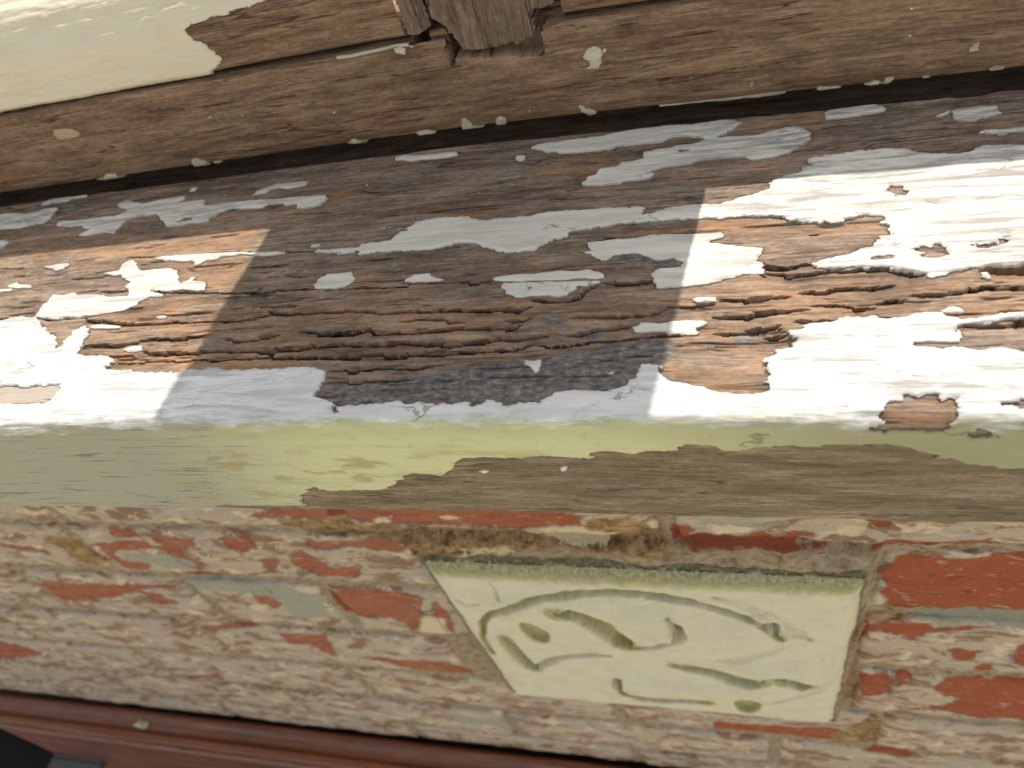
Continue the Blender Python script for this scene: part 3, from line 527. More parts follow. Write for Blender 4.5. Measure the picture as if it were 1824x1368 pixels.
nf = sdf(X + 0.0006 * fbm(X * 300, S * 300, 2, 76), S + 0.0005 * fbm(X * 300, S * 300, 2, 77), notch)
hf = np.where(nf > 0, -0.022, hf)
frame = empty('timber_rail', (-0.08, 0.27, CH - 0.15), 'bare brown timber window frame rail and centre post above the sill', 'rail')
mesh_obj('bottom_rail', rail.points(hl + hf), grid_quads(len(rail.x), len(rail.ss)), M_rail, frame, True, rail.uv())
DABS = [K2((1665, 380), (1690, 335), (1740, 312), (1780, 325), (1800, 360), (1785, 430), (1770, 458), (1680, 465), (1720, 440), (1715, 410), (1680, 395)), K2((1795, 335), (1815, 322), (1832, 335), (1812, 352)), K2((1635, 690), (1665, 700), (1690, 725), (1740, 735), (1755, 760), (1730, 790), (1695, 812), (1690, 770), (1650, 740)),
  K2((845, 795), (870, 780), (895, 810), (920, 850), (960, 870), (1005, 905), (930, 910), (870, 905), (850, 860)), K2((1075, 800), (1105, 765), (1140, 790), (1150, 840), (1120, 865), (1080, 850)), K2((0, 385), (120, 365), (220, 340), (350, 315), (450, 290), (510, 290), (500, 315), (400, 320), (300, 345), (150, 380), (0, 405)),
  K2((385, 335), (440, 322), (470, 335), (465, 368), (400, 358)), DM((615, 325), (640, 300), (665, 290), (635, 255), (660, 240), (700, 260), (750, 300), (740, 315), (700, 330), (640, 328)), DM((1065, 200), (1095, 190), (1140, 182), (1190, 200), (1190, 240), (1150, 255), (1100, 265), (1080, 230)),
  K1((365, 880), (400, 870), (450, 865), (500, 870), (550, 890), (545, 915), (480, 935), (400, 940), (375, 910)), K1((705, 1190), (720, 1165), (790, 1165), (815, 1200), (850, 1215), (840, 1230), (700, 1232), (640, 1240), (700, 1220)), K1((1295, 1070), (1340, 1060), (1400, 1090), (1425, 1130), (1370, 1155), (1325, 1150), (1305, 1110)), K1((1440, 1105), (1470, 1092), (1505, 1105), (1470, 1118)),
  DU((1460, 105), (1490, 60), (1530, 40), (1530, 95)), DU((40, 325), (50, 300), (75, 295), (65, 320)), DU((470, 360), (490, 340), (560, 348), (650, 340), (600, 352), (520, 362)), DU((780, 328), (840, 300), (880, 300), (890, 320), (900, 320), (920, 280), (980, 270), (960, 300), (940, 318), (860, 330)), DU((1160, 275), (1190, 264), (1220, 272), (1190, 282)),
  DU((1590, 225), (1640, 205), (1690, 210), (1690, 225), (1620, 232)), DU((0, 425), (100, 395), (200, 380), (290, 378), (220, 400), (90, 425), (0, 435)), DT((1000, 280), (1150, 260), (1300, 240), (1450, 225), (1600, 195), (1700, 175), (1824, 160), (1824, 180), (1600, 205), (1450, 240), (1250, 255), (1100, 275)),
  DU((1065, 15), (1080, -5), (1095, 8), (1085, 18)), DU((310, 207), (316, 198), (326, 205), (318, 212)), DT((152, 268), (158, 256), (168, 262), (160, 272)), DM((525, 75), (532, 66), (541, 72), (534, 80))]
M_putty = paint_mat('ochre_putty', (0.50, 0.33, 0.14), (0.3, 0.17, 0.06), cracks=0.0)
hb = hl + hf
for k, pl in enumerate(DABS):
    F, win = patch_field(rail, [rail.trace(pl, 3)], [], 0.0004, 900 + 7 * k, 0.5)
    F = np.where(nf[win[0]:win[1], win[2]:win[3]] > -0.0005, -1, F)
    build_patch('putty_plug' if k == 9 else 'paint_dab', rail, F, win, hb, 0.0009, 0.0005, M_putty if k == 9 else M_dab, frame, 40 + k, wrinkle=0.0003, low=0.0008)

# ------------------------------------------------------------------ casements above
SA = [(0.300, -0.1065), (0.2618, -0.1065), (0.2607, -0.1052), (0.2610, -0.0885), (0.2615, -0.0872), (0.2678, -0.0755), (0.2712, -0.0722), (0.2785, -0.0685), (0.2862, -0.0662), (0.300, -0.0662)]
def box(name, lo, hi, mat, parent, bev=0.0015, uvswap=False):
    import bmesh
    bm = bmesh.new(); bmesh.ops.create_cube(bm, size=1)
    for v in bm.verts: v.co = Vector([lo[i] + (v.co[i] + 0.5) * (hi[i] - lo[i]) for i in range(3)])
    if bev: bmesh.ops.bevel(bm, geom=bm.edges[:], offset=bev, segments=2, affect='EDGES', profile=0.6)
    uvl = bm.loops.layers.uv.new('UVMap')
    for f in bm.faces:
        for l in f.loops:
            c_ = l.vert.co; l[uvl].uv = (c_.z, c_.x + c_.y) if uvswap else (c_.x, c_.z + c_.y)
    me = bpy.data.meshes.new(name); bm.to_mesh(me); bm.free(); me.materials.append(mat)
    o = bpy.data.objects.new(name, me); col.objects.link(o)
    if parent: o.parent = parent; o.matrix_parent_inverse = Matrix.Translation(-Vector(parent.location))
    return o
g = G('window_glass'); gt = g.n('ShaderNodeBsdfTransparent'); gg = g.n('ShaderNodeBsdfGlossy'); gg.inputs['Roughness'].default_value = 0.02
mx = g.n('ShaderNodeMixShader'); mx.inputs[0].default_value = 0.06; g.t.links.new(gt.outputs[0], mx.inputs[1]); g.t.links.new(gg.outputs[0], mx.inputs[2]); g.t.links.new(mx.outputs[0], g.t.nodes['Material Output'].inputs[0]); M_glass = g.m

def casement(xa, xb, sa, sb, label, cut=None):
    e = empty('casement_sash', ((xa + xb) / 2, 0.28, CH - 0.1065), label, 'sash', 'casement sashes either side of the post')
    x_ = np.unique(np.concatenate([np.linspace(xa, xb, 30), np.arange(max(xa, -0.42), min(xb, 0.18), 0.0009)]))
    sh = face_sheet(SA, x_, 0.0005, [SA[2], SA[3], SA[5], SA[7]], lambda L: [L[2], L[3], L[5], L[7]], lambda S: np.ones_like(S))
    X, S = sh.X, sh.S; hl = 0.0004 * fbm(X * 8, S * 40, 3, 81); hf = 0.0002 * fbm(X * 16, S * 400, 3, 82) + 0.0004 * fbm(X * 50, S * 140, 3, 83)
    F = None
    if cut:
        F, win = patch_field(sh, [sh.trace(cut)], [], 0.0012, 333)
        un = np.zeros(X.shape); un[win[0]:win[1], win[2]:win[3]] = sstep(-0.0006, 0.0004, F)
        hf = hf * (1 - un) - 0.0003 * un - 0.0004 * (1 - un)
    mesh_obj('bottom_rail', sh.points(hl + hf), grid_quads(len(sh.x), len(sh.ss)), M_rail, e, True, sh.uv())
    if cut: build_patch('paint_coat', sh, F, win, hl, 0.0008, 0.0003, M_cream, e, 77, wrinkle=0.00035)
    box('stile', (sa, 0.2625, CH - 0.0820), (sb, 0.2995, CH + 0.90), M_cream, e, 0.002, True)
    box('glass_pane', (min(xb, sb) if sa > xa + 0.1 else sb, 0.2885, CH - 0.068) if sa < xa + 0.1 else (xa, 0.2885, CH - 0.068), (xb, 0.2925, CH + 0.90) if sa < xa + 0.1 else (sa, 0.2925, CH + 0.90), M_glass, e, 0)
    return e
casement(-0.90, -0.1125, -0.1665, -0.1125, 'cream painted window rail with bare wood patch, left of the post',
  K1((-900, 950), (0, 875), (30, 850), (120, 815), (310, 785), (430, 762), (680, 735), (790, 705), (850, 675), (1000, 658), (1060, 652), (1180, 625), (1300, 590), (1440, 558), (1530, 525), (1430, 535), (1440, 480), (1490, 430), (1480, 370), (1470, 355), (1440, 345), (1390, 300), (1340, 280), (1280, 240), (1255, 185), (1300, 160), (1420, 130), (1530, 100), (1550, 75), (1700, 40), (1760, 10), (1824, -5), (2400, -80), (2400, -700), (-900, -700)))
casement(-0.0535, 0.60, -0.0535, -0.0005, 'bare brown window rail with ragged lower edge, right of the post')
# centre post: broad tongue, narrow left strip and right shoulder
def slab(name, outline, y0, y1, parent, mat, seed):
    """Upright board cut to a ragged outline (x, z rel. camera), grid-faced so its grain has relief."""
    o = np.array(outline); xa, za = o.min(0); xb, zb = o.max(0)
    x_ = np.arange(xa - 0.001, xb + 0.0015, 0.0006); z_ = np.concatenate([np.arange(za - 0.001, min(zb, za + 0.06), 0.0006), np.linspace(za + 0.062, zb, 10)]) if zb - za > 0.07 else np.arange(za - 0.001, zb + 0.001, 0.0006)
    class Up: pass
    u = Up(); u.x = x_; u.ss = z_; u.X, u.S = np.meshgrid(x_, z_, indexing='ij')
    def points(h, X=None, S=None):
        X = u.X if X is None else X; S = u.S if S is None else S
        return np.stack([X, y0 - h, S + CH + 0 * X], -1).reshape(-1, 3)
    u.points = points
    F, win = patch_field(u, [densify(o, 6)], [], 0.0009, seed, 0.4)
    hb = 0.0002 * fbm(u.X * 300, u.S * 30, 3, seed) + 0.0002 * fbm(u.X * 60, u.S * 60, 2, seed + 1)
    ob = build_patch(name, u, F, win, hb, 0.0004, 0, mat, parent, seed, wrinkle=0.0001, low=(y1 - y0))
    uvl = ob.data.uv_layers[0]; n = len(uvl.data); a = np.zeros(2 * n, np.float32); uvl.data.foreach_get('uv', a); a = a.reshape(-1, 2)[:, ::-1].copy(); uvl.data.foreach_set('uv', a.ravel())
    return ob
slab('post', [(-0.0990, 0.90), (-0.0995, -0.1010), (-0.0955, -0.1045), (-0.0935, -0.1095), (-0.0915, -0.1140), (-0.080, -0.1148), (-0.070, -0.1140), (-0.0645, -0.1128), (-0.0635, -0.1035), (-0.0600, -0.1040), (-0.0560, -0.1035), (-0.0555, 0.90)], 0.2590, 0.292, frame, M_post, 61)
slab('post_strip', [(-0.1110, 0.90), (-0.1108, -0.1055), (-0.1075, -0.1060), (-0.1040, -0.1048), (-0.1012, -0.1040), (-0.1012, 0.90)], 0.2605, 0.292, frame, M_post, 63)
box('wedge', (-0.1035, 0.2615, CH - 0.1135), (-0.0965, 0.275, CH - 0.1060), M_rail, frame, 0.001)
box('head', (-0.90, 0.2625, CH + 0.9005), (0.60, 0.30, CH + 0.97), M_cream, frame, 0.002)

# ------------------------------------------------------------------ brick wall
WY = 0.185
W5 = lambda *p: Z(0, 880, 2.0, *p); W6 = lambda *p: Z(700, 900, 1.6228, *p); W4 = lambda *p: Z(1400, 930, 3.1226, *p)
RED = [W5((880, 80), (960, 55), (1080, 50), (1400, 62), (1824, 72), (1824, 120), (1600, 112), (1400, 95), (1250, 85), (1100, 90), (1000, 85)), F5((0, 400), (700, 420), (1300, 440), (1400, 480), (1390, 505), (1200, 515), (1060, 525), (800, 510), (650, 505), (560, 500), (300, 480), (100, 470)),
 W5((350, 170), (520, 165), (540, 185), (400, 200), (440, 230), (540, 250), (520, 280), (440, 250), (370, 200)), W5((540, 150), (690, 150), (700, 180), (640, 190), (660, 220), (740, 250), (700, 260), (640, 240), (590, 190)), W5((780, 150), (890, 145), (920, 190), (860, 200), (800, 175)), W5((1030, 210), (1080, 200), (1150, 240), (1180, 260), (1290, 250), (1280, 290), (1180, 290), (1100, 270), (1050, 245)),
 W5((1100, 165), (1380, 160), (1460, 190), (1400, 200), (1250, 180), (1120, 195)), W5((930, 230), (990, 225), (985, 275), (950, 270)), W5((105, 312), (250, 318), (400, 320), (560, 320), (640, 325), (520, 335), (400, 370), (280, 375), (200, 375), (150, 340)), W5((500, 345), (570, 355), (640, 385), (590, 388), (520, 360)), W5((900, 345), (960, 340), (980, 380), (1010, 395), (970, 405), (920, 385)),
 W5((1155, 345), (1300, 340), (1500, 365), (1500, 440), (1480, 500), (1450, 460), (1400, 440), (1230, 430), (1190, 400)), W5((1540, 370), (1600, 430), (1620, 490), (1580, 480), (1545, 420)), W5((980, 495), (1060, 495), (1160, 500), (1180, 550), (1210, 580), (1150, 560), (1100, 530), (1030, 525)), W5((1310, 580), (1450, 590), (1600, 600), (1700, 645), (1580, 645), (1450, 620), (1380, 600)), W5((-100, 520), (0, 520), (60, 530), (130, 550), (150, 570), (60, 580), (20, 590), (-100, 580)),
 W5((700, 480), (780, 465), (900, 460), (960, 470), (790, 480), (760, 500)), W5((0, 180), (100, 185), (180, 205), (60, 200)), W5((650, 650), (780, 640), (800, 660), (680, 665)), W5((620, 280), (700, 270), (860, 280), (870, 295), (700, 300)), W5((370, 120), (480, 130), (500, 150), (400, 150)),
 F6((160, 520), (280, 510), (280, 545), (400, 560), (500, 560), (600, 535), (660, 565), (740, 540), (840, 535), (830, 560), (770, 578), (900, 585), (1000, 600), (1100, 595), (1190, 575), (1400, 590), (1500, 580), (1600, 582), (1660, 570), (1670, 595), (2000, 600), (2000, 622), (1500, 615), (1200, 615), (950, 610), (870, 602), (560, 598), (350, 595), (190, 575)), F6((1085, 480), (1215, 480), (1190, 512), (1110, 510)),
 W4((560, 250), (620, 195), (680, 180), (800, 195), (900, 215), (1030, 220), (1100, 195), (1500, 180), (2300, 150), (2300, 520), (1324, 500), (900, 490), (640, 500), (535, 490), (560, 440), (530, 370), (560, 350), (520, 310)),
 W4((440, 570), (560, 565), (680, 560), (800, 570), (820, 595), (900, 580), (1030, 575), (1020, 605), (840, 605), (740, 630), (740, 665), (690, 660), (640, 620), (500, 600), (400, 680), (380, 720), (410, 640)), W4((905, 715), (960, 705), (1020, 720), (1085, 710), (1080, 750), (1000, 765), (930, 755)), W4((1030, 830), (1080, 795), (1150, 790), (1150, 840)), W4((1300, 680), (1500, 640), (1500, 800), (1250, 790)),
 W4((600, 830), (700, 840), (690, 880), (630, 910), (620, 870)), W4((380, 850), (560, 840), (600, 900), (560, 950), (420, 960)), W4((820, 920), (900, 870), (1100, 875), (1324, 870), (2000, 870), (2000, 1110), (1324, 1095), (1180, 1095), (1050, 1080), (900, 1045), (740, 1040), (620, 1040), (860, 1025), (980, 985), (890, 965)), W4((400, 1270), (520, 1255), (720, 1290), (640, 1310), (520, 1290)), W4((-400, 1110), (0, 1140), (260, 1150), (400, 1170), (250, 1200), (0, 1195), (-400, 1150))]
SAGE = [W4((690, 520), (800, 490), (1324, 505), (1900, 500), (1900, 590), (1324, 600), (1180, 570), (1060, 570), (900, 585), (800, 560)), W5((640, 300), (800, 300), (980, 320), (1140, 360), (1180, 430), (1060, 440), (990, 380), (880, 350), (720, 340)), W5((1590, 780), (1700, 790), (1824, 800), (1824, 830), (1650, 810)), F6((300, 480), (700, 490), (600, 535), (480, 560)), W5((430, 205), (600, 210), (720, 250), (620, 260), (480, 235))]
SAND = [F5((0, 480), (300, 490), (560, 510), (800, 520), (1060, 535), (1130, 525), (1400, 520), (1420, 480), (1500, 470), (1640, 470), (1700, 510), (1824, 580), (1824, 620), (1500, 590), (1300, 570), (1100, 600), (850, 590), (640, 620), (560, 590), (300, 560), (100, 540), (0, 520)), W4((340, 520), (640, 510), (680, 540), (420, 580), (350, 780), (300, 900), (330, 1000), (430, 1010), (380, 760)), W4((260, 1180), (500, 1080), (560, 1180), (480, 1240), (250, 1240)), W5((150, 150), (230, 150), (410, 240), (360, 258), (280, 230))]
CREAM = [F5((860, 575), (1080, 575), (1060, 592), (900, 592)), F5((1130, 525), (1400, 515), (1440, 530), (1560, 540), (1520, 572), (1300, 562), (1200, 540)), W4((430, 450), (540, 420), (560, 480), (450, 490)), F6((360, 500), (560, 505), (580, 530), (400, 545)), F6((940, 515), (1080, 520), (1060, 555), (960, 550)), W5((1500, 440), (1580, 440), (1590, 500), (1500, 505)), W5((1640, 160), (1824, 170), (1824, 180), (1660, 175)), F5((440, 470), (510, 468), (510, 492), (450, 490)), F5((750, 470), (820, 470), (820, 488), (760, 488)), W4((1140, 690), (1240, 700), (1180, 780)), W4((630, 730), (700, 725), (690, 765), (640, 760)), W4((750, 765), (810, 765), (800, 795), (755, 790))]
planes = {k: [to_plane(densify(p, 3), WY) for p in v] for k, v in (('red', RED), ('sage', SAGE), ('sand', SAND), ('cream', CREAM))}
def wall_attr(x, z):
    out = {}
    for k, polys in planes.items():
        v = np.full(x.shape, -0.02)
        for p in polys:
            m = (x > p[:, 0].min() - 0.02) & (x < p[:, 0].max() + 0.02) & (z > p[:, 1].min() - 0.02) & (z < p[:, 1].max() + 0.02)
            if m.any(): v[m] = np.maximum(v[m], sdf(x[m], z[m], p))
        out[k] = np.clip(v, -0.02, 0.02)
    return out
def wall_mat():
    g = G('old_brick_with_paint_residue'); o = g.uv()
    jit = g.math('MULTIPLY', g.math('SUBTRACT', g.noise(g.uv(140, 170), 1, 6, 0.68), 0.5), 0.013)
    n1 = g.noise(g.uv(48, 62), 1, 7, 0.7, 0.9); n2 = g.noise(g.uv(80, 120), 1, 6, 0.72, 0.6); n3 = g.noise(g.uv(420, 420), 1, 4, 0.7)
    nz = lambda sx, sy, a, b, dt=0.6: g.step(g.noise(g.uv(sx, sy), 1, 7, 0.68, dt), a, b)
    res = g.mix(n3, (0.42, 0.335, 0.245), (0.54, 0.45, 0.35))
    res = g.mix(g.math('MULTIPLY', nz(27, 48, 0.47, 0.55), 0.85), res, g.mix(n2, (0.33, 0.29, 0.25), (0.50, 0.455, 0.40)))
    res = g.mix(g.math('MULTIPLY', nz(30, 66, 0.50, 0.57), 0.9), res, (0.25, 0.15, 0.092))
    res = g.mix(g.math('MULTIPLY', nz(40, 76, 0.54, 0.61), 0.85), res, (0.66, 0.56, 0.41))
    res = g.mix(g.math('MULTIPLY', nz(34, 80, 0.575, 0.63), 0.85), res, (0.33, 0.18, 0.145))
    res = g.mix(nz(62, 170, 0.63, 0.66), res, (0.32, 0.095, 0.05))
    redc = g.mix(g.step(n3, 0.35, 0.75), (0.30, 0.078, 0.035), (0.38, 0.11, 0.05))
    redc = g.mix(g.math('MULTIPLY', g.step(g.noise(g.uv(30, 60), 1, 4, 0.6), 0.5, 0.7), 0.4), redc, (0.20, 0.055, 0.04))
    redc = g.mix(g.math('MULTIPLY', g.step(g.noise(g.uv(70, 190), 1, 6, 0.72), 0.58, 0.64), 0.8), redc, (0.46, 0.38, 0.32))
    mask = lambda k, o_=0.0: g.step(g.math('ADD', g.math('ADD', g.attr(k), o_), jit), -0.0016, 0.0016)
    c = g.mix(g.math('MULTIPLY', mask('red'), g.math('ADD', 0.86, g.math('MULTIPLY', g.step(g.sep(o)[0], -0.22, 0.0), 0.14))), res, redc)
    sandc = g.ramp(n2, (0.35, (0.10, 0.06, 0.03)), (0.5, (0.30, 0.19, 0.09)), (0.65, (0.46, 0.33, 0.18)))
    c = g.mix(mask('sand'), c, sandc)
    c = g.mix(mask('sage'), c, g.mix(n3, (0.27, 0.265, 0.21), (0.42, 0.41, 0.34)))
    c = g.mix(mask('cream'), c, g.mix(n2, (0.62, 0.50, 0.33), (0.66, 0.58, 0.42)))
    c = g.mix(g.math('MULTIPLY', g.step(n3, 0.62, 0.75), 0.35), c, (0.10, 0.07, 0.05))
    h = g.math('ADD', n3, g.math('ADD', g.math('MULTIPLY', n2, 1.5), g.math('MULTIPLY', mask('red'), -1.2)))
    return g.done(c, 0.88, h, 0.0012, 0.9, 0.25)
M_wall = wall_mat()
g = G('crumbling_mortar'); n1 = g.noise(g.uv(160, 220), 1, 6, 0.7); n3 = g.noise(g.uv(900, 900), 1, 3, 0.7)
c = g.ramp(n1, (0.33, (0.17, 0.11, 0.07)), (0.48, (0.38, 0.29, 0.19)), (0.58, (0.43, 0.36, 0.27)), (0.7, (0.52, 0.43, 0.30)))
jit = g.math('MULTIPLY', g.math('SUBTRACT', n1, 0.5), 0.012)
c = g.mix(g.step(g.math('ADD', g.attr('sage'), jit), -0.0007, 0.0009), c, (0.31, 0.31, 0.26))
c = g.mix(g.step(g.math('ADD', g.attr('red'), jit), 0.0007, 0.0019), c, (0.29, 0.085, 0.045))
c = g.mix(g.step(g.math('ADD', g.attr('sand'), jit), -0.0007, 0.0009), c, g.ramp(n1, (0.36, (0.09, 0.05, 0.025)), (0.5, (0.31, 0.20, 0.10)), (0.64, (0.48, 0.35, 0.20))))
c = g.mix(g.step(g.math('ADD', g.attr('cream'), jit), -0.0007, 0.0009), c, (0.60, 0.50, 0.34))
M_mortar = g.done(c, 0.95, g.math('ADD', n3, n1), 0.0015, 1.0, 0.2)

wall = empty('brick_wall', (-0.2, 0.235, 0.0), 'red brick wall below the sill with flaking cream and grey paint residue', 'wall')
VX0, VX1, VZ0, VZ1 = -0.1742, 0.0558, -0.5735, -0.3580            # the vent's place
courses = [(-0.2245, -0.2635), (-0.2735, -0.3380), (-0.3445, -0.4060), (-0.4165, -0.4875), (-0.4970, -0.5690), (-0.5800, -0.6480), (-0.6590, -0.7240), (-0.7350, -0.7760)]
edges0 = {0: [-1.13, -0.90, -0.68, -0.455, -0.26, -0.045, 0.18, 0.405, 0.63], 1: [-1.13, -0.87, -0.64, -0.42, -0.215, -0.035, 0.19, 0.415, 0.63],
         2: [-1.13, -0.89, -0.665, -0.432, -0.1775, None, 0.0625, 0.285, 0.51, 0.63], 3: [-1.13, -0.98, -0.76, -0.545, -0.385, -0.272, -0.1775, None, 0.0625, 0.18, 0.40, 0.63],
         4: [-1.13, -0.88, -0.655, -0.43, -0.205, -0.1775, None, 0.0635, 0.29, 0.51, 0.63], 5: [-1.13, -1.0, -0.775, -0.55, -0.325, -0.10, 0.085, 0.30, 0.52, 0.63],
         6: [-1.13, -0.88, -0.655, -0.43, -0.205, 0.02, 0.245, 0.47, 0.63], 7: [-1.13, -1.0, -0.775, -0.55, -0.325, -0.10, 0.125, 0.35, 0.63]}
edges = {k: [-1.72, -1.545, -1.32] + v for k, v in edges0.items()}
def brick(x0, x1, z0, z1, seed):
    vis = x1 > -0.95 and x0 < 0.22
    st = 0.0022 if vis else 0.02
    nx = max(3, int((x1 - x0) / st)); nz = max(3, int((z0 - z1) / st)); x = np.linspace(x0, x1, nx); z = np.linspace(z1, z0, nz)
    Xg, Zg = np.meshgrid(x, z, indexing='ij'); ex = np.minimum(Xg - x0, x1 - Xg); ez = np.minimum(Zg - z1, z0 - Zg); e = np.minimum(ex, ez)
    at = wall_attr(Xg.ravel(), Zg.ravel())
    h = 0.0010 * fbm(Xg * 45, Zg * 60, 3, 7) + 0.0012 * fbm(Xg * 150, Zg * 180, 3, 8) - 0.0026 * np.exp(-(np.maximum(e, 0) / 0.0024) ** 1.3) * (1 + 0.8 * fbm(Xg * 130, Zg * 130, 2, 9))
    h += 0.0007 * (1 - sstep(-0.001, 0.001, at['red'].reshape(Xg.shape) + 0.006 * fbm(Xg * 140, Zg * 170, 3, 10)))
    h += (_h(np.array([seed]), np.array([3]), 1)[0]) * 0.0008
    # the outline wanders: worn corners
    wob = 0.0016 * fbm(Xg * 70, Zg * 70, 2, 12); Zo = Zg + wob * sstep(0.012, 0, ez); Xo = Xg + 0.0016 * fbm(Xg * 90, Zg * 90, 2, 13) * sstep(0.012, 0, ex)
    front = np.stack([Xo, WY - h, Zo + CH], -1).reshape(-1, 3); idx = np.arange(nx * nz).reshape(nx, nz)
    loop = np.concatenate([idx[:, 0], idx[-1, 1:], idx[-2::-1, -1], idx[0, -2:0:-1]])
    back = front[loop].copy(); back[:, 1] = WY + 0.09
    nb = nx * nz; bi = nb + np.arange(len(loop)); l2 = np.roll(loop, -1); b2 = np.roll(bi, -1)
    side = np.stack([loop, bi, b2, l2], -1)
    qd = grid_quads(nx, nz)
    co = np.concatenate([front, back]); uv = np.concatenate([np.stack([Xg, Zg], -1).reshape(-1, 2), np.stack([Xg, Zg], -1).reshape(-1, 2)[loop]])
    uv[nb:, 1] += 0.05
    attrs = {k: np.concatenate([v, v[loop]]) for k, v in at.items()}
    mesh_obj('brick', co, np.concatenate([qd, side]), M_wall, wall, True, uv, attrs)
for ci, (z0, z1) in enumerate(courses):
    ed = edges[ci]
    for a_, b_ in zip(ed[:-1], ed[1:]):
        if a_ is None or b_ is None: continue
        if b_ - a_ < 0.04: continue
        ja = 0.0035 if a_ != 0.0625 else 0.0; jb = 0.0035 if b_ != -0.1775 else 0.0
        brick(a_ + ja + 0.001, b_ - jb - 0.001, z0, z1, ci * 20 + ed.index(a_))
# mortar bed behind, standing 3-5 mm back
x = np.unique(np.concatenate([np.arange(-1.72, -1.13, 0.02), np.arange(-1.13, -0.6, 0.006), np.arange(-0.6, 0.2, 0.0026), np.arange(0.2, 0.64, 0.01)])); z = np.arange(-0.777, -0.2235, 0.0026)
Xg, Zg = np.meshgrid(x, z, indexing='ij'); at = wall_attr(Xg.ravel(), Zg.ravel())
h = -0.0022 + 0.0018 * fbm(Xg * 60, Zg * 130, 3, 41) + 0.0014 * fbm(Xg * 220, Zg * 320, 3, 42)
top = sstep(-0.3575, -0.3560, Zg) * sstep(-0.336, -0.339, Zg) * sstep(-0.185, -0.178, Xg) * sstep(0.064, 0.058, Xg)
h = h + top * (0.0075 + 0.0045 * fbm(Xg * 45, Zg * 240, 3, 43))                 # ragged mortar over the vent
outx = np.maximum(VX0 - Xg, Xg - VX1); outz = np.maximum(VZ0 - Zg, Zg - VZ1); out = np.maximum(outx, outz)
bed = sstep(-0.004, -0.001, out) * sstep(0.0075, 0.002, out) * (Zg < VZ1 - 0.002)
h = h + bed * (0.0085 + 0.004 * fbm(Xg * 160, Zg * 120, 3, 44))
mesh_obj('mortar', np.stack([Xg, WY - h, Zg + CH], -1).reshape(-1, 3), grid_quads(len(x), len(z)), M_mortar, wall, True, np.stack([Xg, Zg], -1).reshape(-1, 2), at)
box('core', (-1.72, 0.275, 0.0), (0.64, 0.34, CH - 0.2245), M_mortar, wall, 0)

# ------------------------------------------------------------------ air vent
V5 = lambda *p: Z(700, 960, 3.378, *p); V6 = lambda *p: Z(1100, 1000, 3.648, *p)
VY = 0.173
x = np.linspace(VX0, VX1, 300); z = np.linspace(VZ0, VZ1, 290); Xg, Zg = np.meshgrid(x, z, indexing='ij')
def linedist(pl):
    q = to_plane(pl, VY); d = np.full(Xg.shape, 1e9); tt = np.zeros(Xg.shape); n = len(q) - 1
    for i in range(n):
        (x0, z0), (x1, z1) = q[i], q[i + 1]; ex, ez = x1 - x0, z1 - z0; t = np.clip(((Xg - x0) * ex + (Zg - z0) * ez) / (ex * ex + ez * ez + 1e-12), 0, 1)
        dd = np.hypot(Xg - x0 - t * ex, Zg - z0 - t * ez); m = dd < d; d = np.where(m, dd, d); tt = np.where(m, (i + t) / n, tt)
    return d, tt
GR = [(V5((600, 690), (540, 600), (540, 500), (600, 440), (720, 380), (860, 345), (1060, 318), (1250, 315), (1440, 325), (1640, 345), (1800, 376)) + V6((200, 225), (450, 260), (620, 300), (800, 355), (900, 385), (1000, 430), (1070, 480)), 0.0022, 0.0045, 0.9),
 (V5((990, 408), (1080, 410), (1160, 440), (1250, 490), (1320, 540), (1390, 600), (1430, 645)), 0.0052, 0.009, 1.0), (V5((1430, 645), (1500, 652), (1580, 650), (1660, 612), (1710, 570), (1725, 530), (1700, 480), (1650, 440)), 0.0026, 0.010, 0.5),
 (V5((675, 600), (700, 650), (760, 720), (830, 775), (865, 785)), 0.0042, 0.009, 0.9), (V5((865, 785), (900, 762), (980, 726), (1080, 708), (1200, 700), (1300, 705)), 0.0026, 0.008, 0.5),
 (V5((1350, 835), (1350, 880), (1400, 930)), 0.0026, 0.045, 0.0), (V5((1400, 930), (1500, 965), (1620, 975), (1760, 980), (1900, 985)), 0.0040, 0.008, 1.0),
 (V6((380, 680), (500, 705), (620, 730), (740, 760), (850, 780), (950, 780)), 0.0042, 0.006, 1.0), (V6((950, 768), (1050, 768), (1130, 772)), 0.0020, 0.045, 0.0), (V6((1080, 785), (1180, 805), (1240, 825)), 0.0050, 0.008, 0.9),
 (V6((1330, 590), (1370, 640), (1375, 720), (1340, 790), (1280, 850), (1100, 890), (950, 920)), 0.0030, 0.0018, 0.25), (V6((640, 240), (800, 280), (900, 330), (1050, 380), (1150, 450), (1250, 500)), 0.0035, 0.0018, 0.45), (V6((1060, 490), (1030, 530), (960, 570), (860, 610), (740, 640), (600, 650)), 0.003, 0.002, 0.2), (V6((940, 395), (1000, 410), (1030, 435)), 0.0020, 0.040, 0.0),
 (V5((1690, 590), (1715, 560), (1725, 525)), 0.0022, 0.040, 0.0), (V5((840, 775), (885, 772)), 0.0022, 0.03, 0.0),
 (V5((580, 260), (610, 300), (635, 350)), 0.0011, 0.0025, 0.0), (V5((385, 370), (440, 400), (510, 390)), 0.0011, 0.0025, 0.0)]
h = 0.0004 * fbm(Xg * 60, Zg * 40, 3, 51) + 0.0003 * fbm(Xg * 200, Zg * 160, 3, 52); alg = np.zeros(Xg.shape)
